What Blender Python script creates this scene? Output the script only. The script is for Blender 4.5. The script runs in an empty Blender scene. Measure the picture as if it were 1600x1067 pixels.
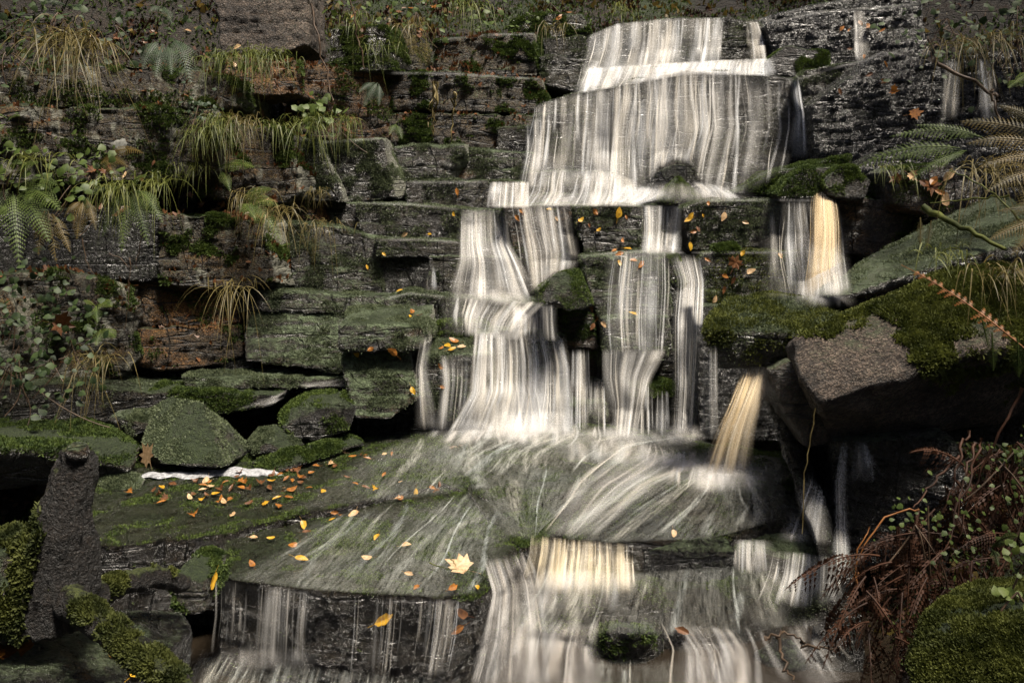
import bpy, bmesh, math, random
import numpy as np
from mathutils import Vector, Matrix, Euler
from mathutils.bvhtree import BVHTree

C = bpy.context.scene
COL = C.collection
R = math.radians

# ------------------------------------------------------------------ camera, sky, sun, exposure
CAM_Z, PITCH, FPX = 1.4, 9.0, 1333.0          # eye height above the flat slab, tilt down, focal length in photo pixels
cam_d = bpy.data.cameras.new('camera')
cam = bpy.data.objects.new('camera', cam_d); COL.objects.link(cam)
cam_d.sensor_width = 36.0; cam_d.lens = FPX / 1600 * 36.0
cam_d.clip_start = 0.05; cam_d.clip_end = 500
cam.location = (0, 0, CAM_Z); cam.rotation_euler = (R(90 - PITCH), 0, 0)
C.camera = cam

SUN_EL, SUN_AZ = 70.0, 128.0                      # light falls steeply from the right, over the viewer
w = bpy.data.worlds.new('World'); C.world = w; w.use_nodes = True
nt = w.node_tree; bg = nt.nodes['Background']
sky = nt.nodes.new('ShaderNodeTexSky'); sky.sky_type = 'NISHITA'; sky.sun_disc = False
sky.sun_elevation = R(SUN_EL); sky.sun_rotation = R(SUN_AZ); sky.dust_density = 4.0; sky.air_density = 0.7
nt.links.new(sky.outputs[0], bg.inputs[0]); bg.inputs[1].default_value = 0.11
sun_d = bpy.data.lights.new('sun', 'SUN'); sun_d.energy = 4.4; sun_d.angle = R(14.0); sun_d.color = (1, 0.91, 0.78)
sun = bpy.data.objects.new('sun', sun_d); COL.objects.link(sun)
_sd = Vector((math.sin(R(SUN_AZ)) * math.cos(R(SUN_EL)), math.cos(R(SUN_AZ)) * math.cos(R(SUN_EL)), math.sin(R(SUN_EL))))
sun.location = _sd * 30
sun.rotation_euler = _sd.to_track_quat('Z', 'Y').to_euler()

C.render.engine = 'CYCLES'
C.view_settings.view_transform = 'Standard'; C.view_settings.look = 'None'
C.view_settings.exposure = 1.0; C.view_settings.gamma = 1.0
C.cycles.use_denoising = True
C.cycles.max_bounces = 8; C.cycles.transparent_max_bounces = 24
C.cycles.diffuse_bounces = 3; C.cycles.glossy_bounces = 3
C.cycles.sample_clamp_indirect = 4.0
C.cycles.caustics_reflective = False; C.cycles.caustics_refractive = False

# ------------------------------------------------------------------ points of the place, from where the photograph sees them
_cp, _sp = math.cos(R(PITCH)), math.sin(R(PITCH))
def ray(px, py):
    x = (px - 800) / FPX; y = -(py - 533.5) / FPX
    return Vector((x, _cp + y * _sp, -_sp + y * _cp))
def at(px, py, Y):
    d = ray(px, py); return Vector((0, 0, CAM_Z)) + d * (Y / d.y)
def atz(px, py, z):
    d = ray(px, py); return Vector((0, 0, CAM_Z)) + d * ((z - CAM_Z) / d.z)

# ------------------------------------------------------------------ vectorised noise
_rs = np.random.RandomState(7)
_perm = _rs.permutation(256); _perm = np.concatenate([_perm, _perm, _perm]).astype(np.int64)
_g = _rs.normal(size=(256, 3)); _g /= np.linalg.norm(_g, axis=1)[:, None]
def pnoise(p):
    p = np.asarray(p, float); i = np.floor(p).astype(np.int64); f = p - i; i &= 255
    u = f * f * f * (f * (f * 6 - 15) + 10)
    out = 0
    for dx in (0, 1):
        wx = u[:, 0] if dx else 1 - u[:, 0]
        a = _perm[i[:, 0] + dx]
        for dy in (0, 1):
            wy = u[:, 1] if dy else 1 - u[:, 1]
            b = _perm[a + i[:, 1] + dy]
            for dz in (0, 1):
                wz = u[:, 2] if dz else 1 - u[:, 2]
                gr = _g[_perm[b + i[:, 2] + dz] & 255]
                d = gr[:, 0] * (f[:, 0] - dx) + gr[:, 1] * (f[:, 1] - dy) + gr[:, 2] * (f[:, 2] - dz)
                out = out + wx * wy * wz * d
    return out * 1.6
def fbm(p, octv=4, gain=0.5):
    p = np.asarray(p, float); a = 1.0; t = 0; s = 0
    for k in range(octv):
        t = t + a * pnoise(p * 2.0 ** k + 17.3 * k); s += a; a *= gain
    return t / s

# ------------------------------------------------------------------ small object helpers
def tag(o, label=None, cat=None, group=None, kind=None):
    if label: o['label'] = label
    if cat: o['category'] = cat
    if group: o['group'] = group
    if kind: o['kind'] = kind
    return o
def empty(name, loc, rot=(0, 0, 0)):
    o = bpy.data.objects.new(name, None); COL.objects.link(o); o.location = loc; o.rotation_euler = rot
    o.empty_display_size = 0.05
    return o
def link_mesh(name, verts, faces, mat=None, parent=None, loc=(0, 0, 0), smooth=True):
    me = bpy.data.meshes.new(name); me.from_pydata([tuple(v) for v in verts], [], [tuple(f) for f in faces])
    if smooth and len(me.polygons): me.polygons.foreach_set('use_smooth', [True] * len(me.polygons))
    if mat: me.materials.append(mat)
    o = bpy.data.objects.new(name, me); COL.objects.link(o); o.location = loc
    if parent: o.parent = parent
    return o
def fast_mesh(name, V, F, smooth=True):
    """V (n,3) array, F (m,k) int array"""
    V = np.asarray(V, np.float32); F = np.asarray(F, np.int32)
    me = bpy.data.meshes.new(name); me.vertices.add(len(V)); me.vertices.foreach_set('co', V.ravel())
    k = F.shape[1]; me.loops.add(F.size); me.loops.foreach_set('vertex_index', F.ravel())
    me.polygons.add(len(F)); me.polygons.foreach_set('loop_start', np.arange(0, F.size, k, dtype=np.int32))
    me.polygons.foreach_set('loop_total', np.full(len(F), k, np.int32))
    if smooth: me.polygons.foreach_set('use_smooth', np.ones(len(F), bool))
    me.update(calc_edges=True); me.validate()
    return me

# ------------------------------------------------------------------ materials
class NG:
    def __init__(s, name):
        s.m = bpy.data.materials.new(name); s.m.use_nodes = True; s.t = s.m.node_tree; s.t.nodes.clear()
        s.out = s.t.nodes.new('ShaderNodeOutputMaterial')
    def n(s, typ, **kw):
        nd = s.t.nodes.new(typ)
        for k, v in kw.items():
            if isinstance(k, str) and hasattr(nd, k): setattr(nd, k, v)
        return nd
    def l(s, a, b): s.t.links.new(a, b)
    def math(s, op, a, b=None, c=None, clamp=False):
        nd = s.n('ShaderNodeMath', operation=op, use_clamp=clamp)
        for i, v in enumerate((a, b, c)):
            if v is None: continue
            if isinstance(v, (int, float)): nd.inputs[i].default_value = v
            else: s.l(v, nd.inputs[i])
        return nd.outputs[0]
    def noise(s, vec, scale, detail=4, rough=0.5, dist=0.0, w=None):
        nd = s.n('ShaderNodeTexNoise')
        nd.noise_dimensions = '3D'
        nd.inputs['Scale'].default_value = scale; nd.inputs['Detail'].default_value = detail
        nd.inputs['Roughness'].default_value = rough; nd.inputs['Distortion'].default_value = dist
        s.l(vec, nd.inputs['Vector']); return nd.outputs[0]
    def smap(s, v, a, b, lo=0.0, hi=1.0, smooth=True):
        nd = s.n('ShaderNodeMapRange'); nd.interpolation_type = 'SMOOTHSTEP' if smooth else 'LINEAR'
        nd.inputs['From Min'].default_value = a; nd.inputs['From Max'].default_value = b
        nd.inputs['To Min'].default_value = lo; nd.inputs['To Max'].default_value = hi
        s.l(v, nd.inputs[0]); return nd.outputs[0]
    def mix(s, f, a, b):
        nd = s.n('ShaderNodeMix', data_type='RGBA')
        if isinstance(f, (int, float)): nd.inputs[0].default_value = f
        else: s.l(f, nd.inputs[0])
        for i, v in ((6, a), (7, b)):
            if isinstance(v, tuple): nd.inputs[i].default_value = (*v[:3], 1)
            else: s.l(v, nd.inputs[i])
        return nd.outputs[2]
    def fmix(s, f, a, b):
        nd = s.n('ShaderNodeMix', data_type='FLOAT')
        s.l(f, nd.inputs[0])
        for i, v in ((2, a), (3, b)):
            if isinstance(v, (int, float)): nd.inputs[i].default_value = v
            else: s.l(v, nd.inputs[i])
        return nd.outputs[0]
    def mixvec(s, vec, f, k):
        nd = s.n('ShaderNodeVectorMath', operation='ADD'); s.l(vec, nd.inputs[0])
        m = s.n('ShaderNodeVectorMath', operation='SCALE'); m.inputs[0].default_value = (1, -.7, .8); s.l(s.math('MULTIPLY', f, k), m.inputs['Scale']); s.l(m.outputs[0], nd.inputs[1])
        return nd.outputs[0]
    def ramp(s, v, stops):
        nd = s.n('ShaderNodeValToRGB'); cr = nd.color_ramp
        while len(cr.elements) < len(stops): cr.elements.new(0.5)
        for e, (p, c) in zip(cr.elements, stops): e.position = p; e.color = (*c[:3], 1)
        s.l(v, nd.inputs[0]); return nd.outputs[0]
    def shift(s, vec, off, scl=(1, 1, 1)):
        nd = s.n('ShaderNodeMapping'); nd.inputs['Location'].default_value = off; nd.inputs['Scale'].default_value = scl
        s.l(vec, nd.inputs[0]); return nd.outputs[0]

def mk_rock(name, dark=(.008, .007, .0055), light=(.095, .078, .056), moss=0.0, mosscol=((.018, .032, .010), (.07, .10, .03)),
            film=0.0, filmcol=(.100, .128, .072), orange=0.0, ocol=(.30, .14, .035), rough=0.3, bump=1.0, seed=0.0, dry=0.0, sunside=0.0, cracks=True):
    """layered wet gritstone; moss: dense green growth, film: thin grey-green algae on upward faces, orange: iron stain"""
    g = NG(name); geo = g.n('ShaderNodeNewGeometry'); pos = g.shift(geo.outputs['Position'], (seed, seed * 1.7, 0))
    sep = g.n('ShaderNodeSeparateXYZ'); g.l(geo.outputs['Normal'], sep.inputs[0]); nz = sep.outputs[2]
    big = g.noise(pos, 2.3, 5, .55); mid = g.noise(pos, 11, 6, .62); fine = g.noise(pos, 46, 6, .68); grit = g.noise(pos, 150, 3, .6)
    lay = g.noise(g.shift(pos, (0, 0, 0), (3, 3, 26)), 1.0, 5, .6, 0.6)
    v = g.math('ADD', g.math('MULTIPLY', big, .35), g.math('ADD', g.math('MULTIPLY', mid, .25), g.math('ADD', g.math('MULTIPLY', fine, .25), g.math('MULTIPLY', lay, .15))))
    col = g.mix(g.smap(v, .36, .64), dark, light)
    # mottling: black pits and grey green lichen flecks a few centimetres across
    pit = g.noise(g.shift(pos, (2, 7, 1)), 27, 5, .7); fl = g.noise(g.shift(pos, (9, 4, 6)), 72, 4, .62)
    col = g.mix(g.smap(pit, .50, .64, 0, .6), col, tuple(c * .35 for c in dark))
    if film > 0:
        fk = g.math('MULTIPLY', g.smap(fl, .50, .60), g.smap(big, .38, .58)); col = g.mix(g.math('MULTIPLY', fk, min(.9, .25 + film * .7)), col, tuple(c * .9 for c in filmcol))
    # bedding cracks and joints, dark with silt
    ck = g.math('ABSOLUTE', g.math('SUBTRACT', g.noise(g.shift(pos, (4, 1, 8), (1.3, 1.3, 9)), 1.0, 3, .45, .25), .5))
    cj = g.math('ABSOLUTE', g.math('SUBTRACT', g.noise(g.shift(pos, (6, 3, 2), (4.2, 4.2, .9)), 1.0, 2, .45, .2), .5))
    crack = g.math('MULTIPLY', g.smap(ck, .003, .020), g.smap(cj, .001, .010))
    # little pale mineral specks
    col = g.mix(g.smap(grit, .64, .74, 0, .45), col, tuple(min(1, c * 3.2 + .012) for c in light))
    if orange > 0:
        om = g.noise(g.shift(pos, (5, 3, 9), (1, 1, 2.2)), 1.9, 5, .62)
        om = g.smap(om, .62 - .22 * orange, .74 - .16 * orange, 0, min(1, .5 + orange * .5))
        oc = g.mix(g.smap(fine, .35, .65), tuple(c * .28 for c in ocol), ocol)
        col = g.mix(om, col, oc)
    vo = g.n('ShaderNodeTexVoronoi'); vo.inputs['Scale'].default_value = 90; g.l(g.shift(g.mixvec(pos, fine, .06), (0, 0, 0), (1, 1, 1.35)), vo.inputs['Vector']); peb = vo.outputs['Distance']
    col = g.mix(g.smap(peb, .30, .62, 0, .75), col, tuple(c * .45 for c in dark))
    hgt = g.math('ADD', g.math('MULTIPLY', mid, 1.1), g.math('ADD', g.math('MULTIPLY', fine, .8), g.math('MULTIPLY', grit, .25)))
    hgt = g.math('SUBTRACT', g.math('ADD', hgt, g.math('MULTIPLY', fl, .35)), g.math('MULTIPLY', peb, .2))
    hgt = g.math('ADD', hgt, g.math('MULTIPLY', lay, .14))
    if not cracks: crack = g.math('MAXIMUM', crack, 1.0)
    hgt = g.math('ADD', hgt, g.math('MULTIPLY', crack, .5)); col = g.mix(crack, tuple(c * .4 for c in dark), col)
    rgh = g.math('ADD', g.math('MULTIPLY', fine, .25), rough - .1)
    rgh = g.math('MAXIMUM', rgh, dry)
    if film > 0:
        fm = g.math('ADD', g.math('MULTIPLY', nz, .62), g.math('ADD', g.math('MULTIPLY', big, .55), g.math('MULTIPLY', fine, .40)))
        fm = g.smap(fm, 1.08 - .55 * film, 1.38 - .55 * film, 0, .92)
        fc = g.mix(g.smap(mid, .35, .65), tuple(c * .55 for c in filmcol), filmcol)
        fc = g.mix(g.smap(fine, .42, .70), fc, tuple(c * 1.5 for c in filmcol))
        col = g.mix(fm, col, fc); rgh = g.fmix(fm, rgh, .32)
    if sunside > 0:                                            # right-facing planes painted paler: light from the right put into their colour
        sun_m = g.math('MULTIPLY', g.smap(sep.outputs[0], .45, .7), g.smap(g.math('ADD', big, g.math('MULTIPLY', fine, .4)), .52, .66))
        col = g.mix(g.math('MULTIPLY', sun_m, sunside), col, (.21, .21, .165))
    if moss > 0:
        mm = g.math('ADD', g.math('MULTIPLY', nz, .45), g.math('ADD', g.math('MULTIPLY', big, .75), g.math('MULTIPLY', fine, .45)))
        mm = g.smap(mm, 1.20 - .62 * moss, 1.36 - .62 * moss)
        mc = g.ramp(g.math('ADD', g.math('MULTIPLY', fine, .55), g.math('MULTIPLY', grit, .45)),
                    [(.36, mosscol[0]), (.52, tuple((a + b) * .4 for a, b in zip(*mosscol))), (.68, mosscol[1])])
        col = g.mix(mm, col, mc); rgh = g.fmix(mm, rgh, .8)
        mh = g.math('ADD', g.math('MULTIPLY', grit, .5), g.math('MULTIPLY', fine, .8))
        hgt = g.math('ADD', hgt, g.math('MULTIPLY', mm, mh))
    bp = g.n('ShaderNodeBump'); bp.inputs['Strength'].default_value = min(1, .95 * bump); bp.inputs['Distance'].default_value = .05 * bump
    g.l(hgt, bp.inputs['Height'])
    b = g.n('ShaderNodeBsdfPrincipled'); g.l(col, b.inputs['Base Color']); g.l(rgh, b.inputs['Roughness']); g.l(bp.outputs[0], b.inputs['Normal'])
    b.inputs['IOR'].default_value = 1.45
    if dry == 0: b.inputs['Coat Weight'].default_value = .32; b.inputs['Coat Roughness'].default_value = .11; g.l(bp.outputs[0], b.inputs['Coat Normal'])
    g.l(b.outputs[0], g.out.inputs[0]); return g.m

M = {}
M['wet'] = mk_rock('wet_black_rock', bump=1.2, light=(.08, .066, .044), film=.42, moss=.10, seed=1.0)
M['wetbrown'] = mk_rock('wet_brown_rock', light=(.12, .078, .05), film=.40, orange=.3, seed=3.0)
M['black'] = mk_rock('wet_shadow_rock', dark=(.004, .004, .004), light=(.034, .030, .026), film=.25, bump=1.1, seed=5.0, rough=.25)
M['film'] = mk_rock('algae_filmed_rock', sunside=.7, film=.85, moss=.28, orange=.15, seed=7.0)
M['moss'] = mk_rock('mossy_rock', film=.7, moss=.62, seed=9.0)
M['cliff'] = mk_rock('cliff_rock', sunside=.8, dark=(.010, .008, .0055), light=(.15, .10, .045), film=.62, moss=.46, orange=.50, ocol=(.26, .14, .035), seed=11.0, rough=.45, dry=.4)
M['orange'] = mk_rock('iron_stained_rock', dark=(.02, .014, .008), light=(.17, .11, .055), film=.3, moss=.25, orange=1.0, seed=13.0, rough=.5, dry=.45)
M['dry'] = mk_rock('pale_brown_rock', cracks=False, bump=1.5, dark=(.028, .021, .016), light=(.36, .27, .205), moss=.22, film=.3, seed=15.0, rough=.55, dry=.45)
M['slab'] = mk_rock('flat_wet_slab_rock', dark=(.006, .005, .004), film=.38, moss=.26, filmcol=(.030, .036, .018), light=(.045, .033, .02), seed=17.0, rough=.22)
M['yellow'] = mk_rock('lichen_rock', film=.6, moss=.5, orange=.9, ocol=(.26, .20, .03), seed=19.0, dry=.5)
# ------------------------------------------------------------------ rocks: convex blocks, remeshed fine and weathered
ROCKS = []          # (object, world verts, faces)
_pending = []
def rock(name, label, cat, pts, mat='wet', vox=.015, amp=.018, strata=0.009, chip=.013, seed=0, group=None, kind=None):
    _pending.append(dict(name=name, label=label, cat=cat, pts=[Vector(p) for p in pts], mat=mat, vox=vox, amp=amp, strata=strata, chip=chip, seed=seed, group=group, kind=kind))
def block(label, front, Y, D=.8, rise=.0, mat='wet', extra=(), lean=.04, name='rock_ledge', cat='rock ledge', outx=0.0, **kw):
    """front: outline of the visible face in the photograph; Y: depth (left, right); D: how far it runs back"""
    if mat in ('cliff', 'orange'): kw = dict(dict(strata=.012, chip=.030, amp=.024), **kw)
    if not isinstance(Y, tuple): Y = (Y, Y)
    xs = [p[0] for p in front]; ys = [p[1] for p in front]; x0, x1 = min(xs), max(xs); y0, y1 = min(ys), max(ys)
    pts = []
    for p in front:
        t = (p[0] - x0) / (x1 - x0); s = 1 - (p[1] - y0) / (y1 - y0)
        q = at(p[0], p[1], Y[0] + (Y[1] - Y[0]) * t + lean * (s - .5) + (p[2] if len(p) > 2 else 0)); pts.append(q)
        pts.append(q + Vector((outx, D, rise if s > .5 else 0)))
    for e in extra: pts.append(at(*e))
    rock(name, label, cat, pts, mat, **kw)

def weather(V, N, amp, strata, chip, seed):
    s = np.array([seed * 3.1, seed * 1.7, seed * 2.3])
    d = amp * 1.1 * fbm(V * 2.6 + s, 3)
    q = fbm(V * 5.5 + s + 40, 2) * 5.0
    fl = np.floor(q); fr = q - fl; fr = np.clip((fr - .35) / .3, 0, 1)
    d += chip * ((fl + fr) / 5.0) * 1.6
    d += amp * .6 * fbm(V * 14 + s, 3, .6) + min(amp, .02) * .22 * fbm(V * 38 + s, 2, .6)
    if strata > 0:
        horiz = np.sqrt(np.clip(1 - N[:, 2] ** 2, 0, 1))
        z = V[:, 2] * 13 + 1.1 * fbm(V * np.array([1.3, 1.3, .6]) + s, 3) + .35 * fbm(V * 6 + s, 2)
        f = np.abs(z - np.round(z)) * 2      # 0 at the bedding line
        d += -strata * horiz * np.clip(1 - f / .22, 0, 1) + strata * .5 * horiz * np.sin(np.round(z) * 12.9)
    return V + N * d[:, None]

def build_rocks():
    tmp = []
    for r in _pending:
        me = bpy.data.meshes.new(r['name']); bm = bmesh.new()
        for p in r['pts']: bm.verts.new(p)
        res = bmesh.ops.convex_hull(bm, input=bm.verts)
        bmesh.ops.delete(bm, geom=list({e for e in res['geom_interior'] + res['geom_unused'] if isinstance(e, bmesh.types.BMVert)}), context='VERTS')
        bmesh.ops.recalc_face_normals(bm, faces=bm.faces); bm.to_mesh(me); bm.free()
        o = bpy.data.objects.new(r['name'], me); COL.objects.link(o)
        md = o.modifiers.new('remesh', 'REMESH'); md.mode = 'VOXEL'; md.voxel_size = r['vox']; md.adaptivity = 0
        tmp.append(o)
    dg = bpy.context.evaluated_depsgraph_get()
    for r, o in zip(_pending, tmp):
        me = bpy.data.meshes.new_from_object(o.evaluated_get(dg))
        n = len(me.vertices); V = np.empty(n * 3, np.float32); me.vertices.foreach_get('co', V); V = V.reshape(-1, 3).astype(float)
        N = np.empty(n * 3, np.float32); me.vertex_normals.foreach_get('vector', N); N = N.reshape(-1, 3)
        V = weather(V, N, r['amp'], r['strata'], r['chip'], r['seed'])
        base = Vector((V[:, 0].mean(), V[:, 1].mean(), V[:, 2].min()))
        me.vertices.foreach_set('co', (V - np.array(base)).astype(np.float32).ravel())
        me.polygons.foreach_set('use_smooth', np.ones(len(me.polygons), bool))
        me.materials.clear(); me.materials.append(M[r['mat']]); me.update()
        old = o.data; o.modifiers.clear(); o.data = me; bpy.data.meshes.remove(old); me.name = r['name']; o.location = base
        tag(o, r['label'], r['cat'], r['group'], r['kind'])
        F = np.empty(len(me.loops), np.int32); me.loops.foreach_get('vertex_index', F)
        lt = np.empty(len(me.polygons), np.int32); me.polygons.foreach_get('loop_total', lt)
        if (lt == 4).all(): F = F.reshape(-1, 4)
        else: F = np.array([list(p.vertices)[:4] if len(p.vertices) >= 4 else list(p.vertices) + [p.vertices[-1]] for p in me.polygons])
        ROCKS.append((o, V, F))
        if r.get('key'): KEY[r['key']] = o

# --- the fall's own steps, top to foot
block('highest ledge of the waterfall, curtained with fine cream streaks', [(915, 60), (960, 38), (1040, 29), (1130, 27), (1185, 34), (1207, 62), (1220, 118), (905, 145)], 7.3, D=1.0)
block('thin step just below the topmost curtain', [(912, 122), (1000, 105), (1100, 100), (1212, 94), (1216, 125), (1210, 150), (905, 160)], 7.0)
block('broad dark ledge behind the widest curtain of water', [(962, 131), (1005, 121), (1075, 109), (1160, 113), (1247, 121), (1268, 275), (1190, 330), (955, 330)], 6.65, D=.9)
block('stepped ledge top left of the widest curtain', [(838, 160), (880, 150), (930, 138), (968, 134), (975, 310), (838, 310)], (6.78, 6.7))
block('wet pillar of rock under thin water left of the widest curtain', [(833, 178), (893, 178), (897, 290), (846, 290)], 6.5, D=.5)
block('low ledge under the veil at the foot of the widest curtain', [(826, 270), (880, 266), (960, 268), (962, 315), (828, 315)], 6.22, D=.6)
block('low step edging the pool on the middle ledge', [(805, 304), (905, 303), (990, 306), (992, 335), (800, 335)], 6.1, D=.4)
block('small dark step left of the low veil', [(636, 285), (710, 282), (768, 283), (830, 284), (830, 335), (636, 330)], (6.25, 6.2), mat='wet')
block('ledge with green lip left of the cascade, topped by another step', [(555, 316), (640, 318), (725, 327), (793, 329), (793, 382), (560, 375)], (6.1, 5.98), mat='film')
block('narrow ledge with drip fringed lip left of the cascade', [(586, 374), (665, 373), (725, 379), (806, 379), (806, 405), (590, 402)], (5.86, 5.84), D=.7)
block('dark recessed block behind the upper left cascade', [(590, 398), (670, 398), (672, 470), (592, 470)], (5.88, 5.84), mat='black')
block('wet dark block beside the upper left cascade', [(668, 401), (820, 402), (825, 475), (668, 470)], 5.74, D=.7)
block('ledge with mossy lip crossing under the left cascade', [(600, 466), (640, 457), (700, 463), (850, 473), (850, 545), (600, 530)], (5.6, 5.5), mat='film')
block('squared step under the short ruled curtain of water', [(795, 478), (868, 477), (872, 530), (795, 530)], 5.34, D=.5)
block('small mossy ledge with hollow beneath, left of the creamy fall', [(676, 508), (715, 502), (760, 507), (770, 540), (690, 545)], 5.36, D=.4, mat='moss')
block('step under the creamy lower fall', [(740, 520), (800, 518), (885, 524), (890, 690), (735, 690)], 5.18, D=.6)
block('mossy square block beside the lower fall with a thin veil over it', [(655, 556), (700, 552), (768, 553), (772, 640), (700, 662), (664, 640)], (5.0, 4.98), D=.38, rise=.05, mat='film')
block('dark rock under the square mossy block', [(640, 640), (775, 640), (775, 685), (640, 690)], 5.12, D=.4, mat='black')
block('flat topped mossy block with leaf litter below its lip', [(528, 507), (600, 514), (668, 508), (672, 536), (640, 550), (532, 548)], (4.98, 5.02), D=.42, rise=.07, mat='film')
block('big tilted block with grey green face below the flat topped block', [(530, 556), (638, 548), (658, 622), (610, 655), (556, 655), (546, 612)], (4.95, 4.97), D=.5, lean=.25, mat='film')
block('dark rock at the foot of the tilted block', [(560, 648), (660, 628), (668, 672), (560, 690)], 5.05, D=.3, mat='black')
# middle row
block('tall rock column left in the middle row with slanted left side', [(787, 322), (893, 319), (905, 440), (890, 480), (815, 480), (803, 400)], 5.78, D=.5, mat='wetbrown')
block('mossy squared block dotted with leaves in the middle row', [(897, 322), (950, 318), (1003, 320), (1005, 378), (985, 392), (912, 398), (900, 350)], 5.72, D=.45, mat='film')
block('recessed rock behind the narrow fall of the middle row', [(995, 322), (1070, 322), (1070, 400), (995, 400)], 5.9, D=.5)
block('mossy long block with yellow leaves right in the middle row', [(1065, 324), (1100, 313), (1200, 312), (1238, 320), (1232, 355), (1185, 386), (1075, 394)], 5.70, D=.5, mat='film')
block('small moss cap stone under the long leaf dotted block', [(1117, 383), (1150, 378), (1160, 392), (1115, 398)], 5.55, D=.2, mat='moss', name='stone', cat='stone', vox=.014)
block('ledge behind the tan spout of the middle row', [(1180, 314), (1250, 312), (1318, 312), (1322, 405), (1180, 405)], 5.88, D=.5)
block('brown wet block right of the tan spout', [(1314, 312), (1395, 309), (1442, 332), (1430, 380), (1400, 405), (1318, 398)], (5.6, 5.3), D=.6, mat='wetbrown')
block('sloping green block with a sheet of water, centre of the falls', [(908, 402), (1000, 392), (1044, 397), (1050, 470), (1048, 500), (938, 500), (924, 472)], 5.42, D=.6, lean=.14, mat='film')
rock('boulder', 'angular mossy boulder perched in the middle of the falls', 'boulder', [at(835, 465, 5.3), at(840, 450, 5.2), at(872, 428, 5.15), at(905, 420, 5.3), at(928, 478, 5.25), at(890, 488, 5.05), at(845, 480, 5.1), at(868, 470, 5.0), at(905, 425, 5.5), at(850, 450, 5.5), at(925, 480, 5.5), at(915, 440, 5.18)], 'moss', vox=.016, amp=.012, strata=0)
block('dark layered stones directly under the perched boulder', [(862, 487), (928, 490), (934, 545), (868, 545)], 5.36, D=.5, mat='wetbrown')
block('rust brown recessed wall between two lower falls', [(880, 538), (950, 540), (950, 690), (880, 690)], 5.42, D=.5, mat='wetbrown')
block('step under the narrow centre fall', [(940, 496), (1048, 494), (1052, 550), (944, 552)], 5.24, D=.5, mat='film')
block('dark thin ledge behind the narrow centre fall', [(935, 552), (1060, 548), (1060, 596), (935, 596)], 5.38, D=.5, mat='wet')
block('lowest shelf with dripping edge behind the narrow centre fall', [(925, 594), (1120, 598), (1120, 690), (925, 690)], 5.3, D=.5, mat='wet')
block('small square stone between the two narrow falls', [(1005, 545), (1045, 542), (1048, 566), (1008, 568)], 5.2, D=.2, mat='wet', name='stone', cat='stone', vox=.014)
block('low mossy step in the dripping lower wall', [(985, 600), (1052, 600), (1054, 622), (985, 622)], 5.2, D=.2, mat='moss', name='stone', cat='stone', vox=.014)
block('mossy stone at the foot of the creamy fall', [(880, 632), (945, 628), (950, 672), (882, 672)], 5.2, D=.2, mat='film', name='stone', cat='stone', vox=.014)
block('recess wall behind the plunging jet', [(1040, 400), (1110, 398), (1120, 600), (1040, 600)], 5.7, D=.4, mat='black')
block('thin upright stone beside the plunging jet', [(1040, 402), (1062, 400), (1075, 445), (1062, 458), (1046, 440)], 5.44, D=.25, mat='moss', name='stone', cat='stone', vox=.014)
block('leaf strewn sloping block above the green overhanging slab', [(1095, 398), (1110, 393), (1320, 393), (1335, 480), (1110, 490), (1098, 470)], 5.5, D=.6, lean=.1, mat='film')
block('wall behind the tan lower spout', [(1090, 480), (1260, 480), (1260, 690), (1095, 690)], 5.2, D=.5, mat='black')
# stones standing on the middle ledge
rock('boulder', 'rounded dark wet boulder on the middle ledge under the widest curtain', 'boulder', [at(1005, 305, 6.1), at(1018, 275, 6.1), at(1050, 256, 6.15), at(1072, 258, 6.15), at(1074, 275, 6.1), at(1040, 312, 6.0), at(1060, 270, 6.3), at(1010, 320, 6.2)], 'black', vox=.016, amp=.01, strata=0)
rock('boulder', 'green pointed boulder in front of the rounded dark one on the middle ledge', 'boulder', [at(1024, 318, 5.95), at(1052, 276, 5.98), at(1062, 275, 6.0), at(1098, 312, 6.0), at(1045, 320, 5.85), at(1090, 322, 5.9), at(1060, 285, 6.2), at(1030, 310, 6.1)], 'moss', vox=.016, amp=.01, strata=0)
rock('boulder', 'small wet cobble left of the green pointed boulder', 'boulder', [at(992, 318, 6.0), at(1000, 303, 6.0), at(1020, 301, 6.0), at(1026, 318, 6.0), at(1008, 320, 5.93), at(1010, 302, 6.1), at(995, 322, 6.1), at(1024, 322, 6.08)], 'black', vox=.014, amp=.006, strata=0)
rock('boulder', 'low wet cobble in the foam of the middle ledge', 'boulder', [at(902, 320, 6.02), at(912, 312, 6.0), at(930, 311, 6.0), at(940, 320, 6.0), at(920, 322, 5.95), at(915, 312, 6.1), at(935, 318, 6.1)], 'black', vox=.014, amp=.006, strata=0)
# upper right wall
block('dark wet ledge running right from the top of the fall', [(1196, 38), (1270, 22), (1440, 6), (1458, 88), (1330, 102), (1212, 120)], (7.15, 6.7), D=.8, mat='black')
block('uppermost ledge with bright wet rim above the right wall', [(1165, 40), (1200, 24), (1330, 0), (1440, -30), (1440, 30), (1180, 60)], (7.7, 7.3), D=.8, mat='black')
block('wet grey rock with lit sloping top right of the widest curtain', [(1246, 124), (1262, 108), (1352, 95), (1365, 110), (1300, 240), (1264, 250)], (6.5, 6.3), D=.5, mat='wet')
block('largest dark block of the upper right wall', [(1268, 165), (1376, 82), (1430, 86), (1474, 104), (1480, 230), (1420, 265), (1275, 262)], (6.2, 5.8), D=.7, mat='black')
block('dark block behind drips right of the largest dark block', [(1465, 98), (1600, 70), (1640, 90), (1640, 215), (1470, 215)], (6.0, 5.5), D=.7, mat='black')
block('mossy rock on the ledge right of the topmost curtain', [(1204, 92), (1230, 72), (1295, 80), (1302, 108), (1240, 122), (1206, 116)], 6.75, D=.3, mat='moss', name='boulder', cat='boulder', strata=0)
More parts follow.
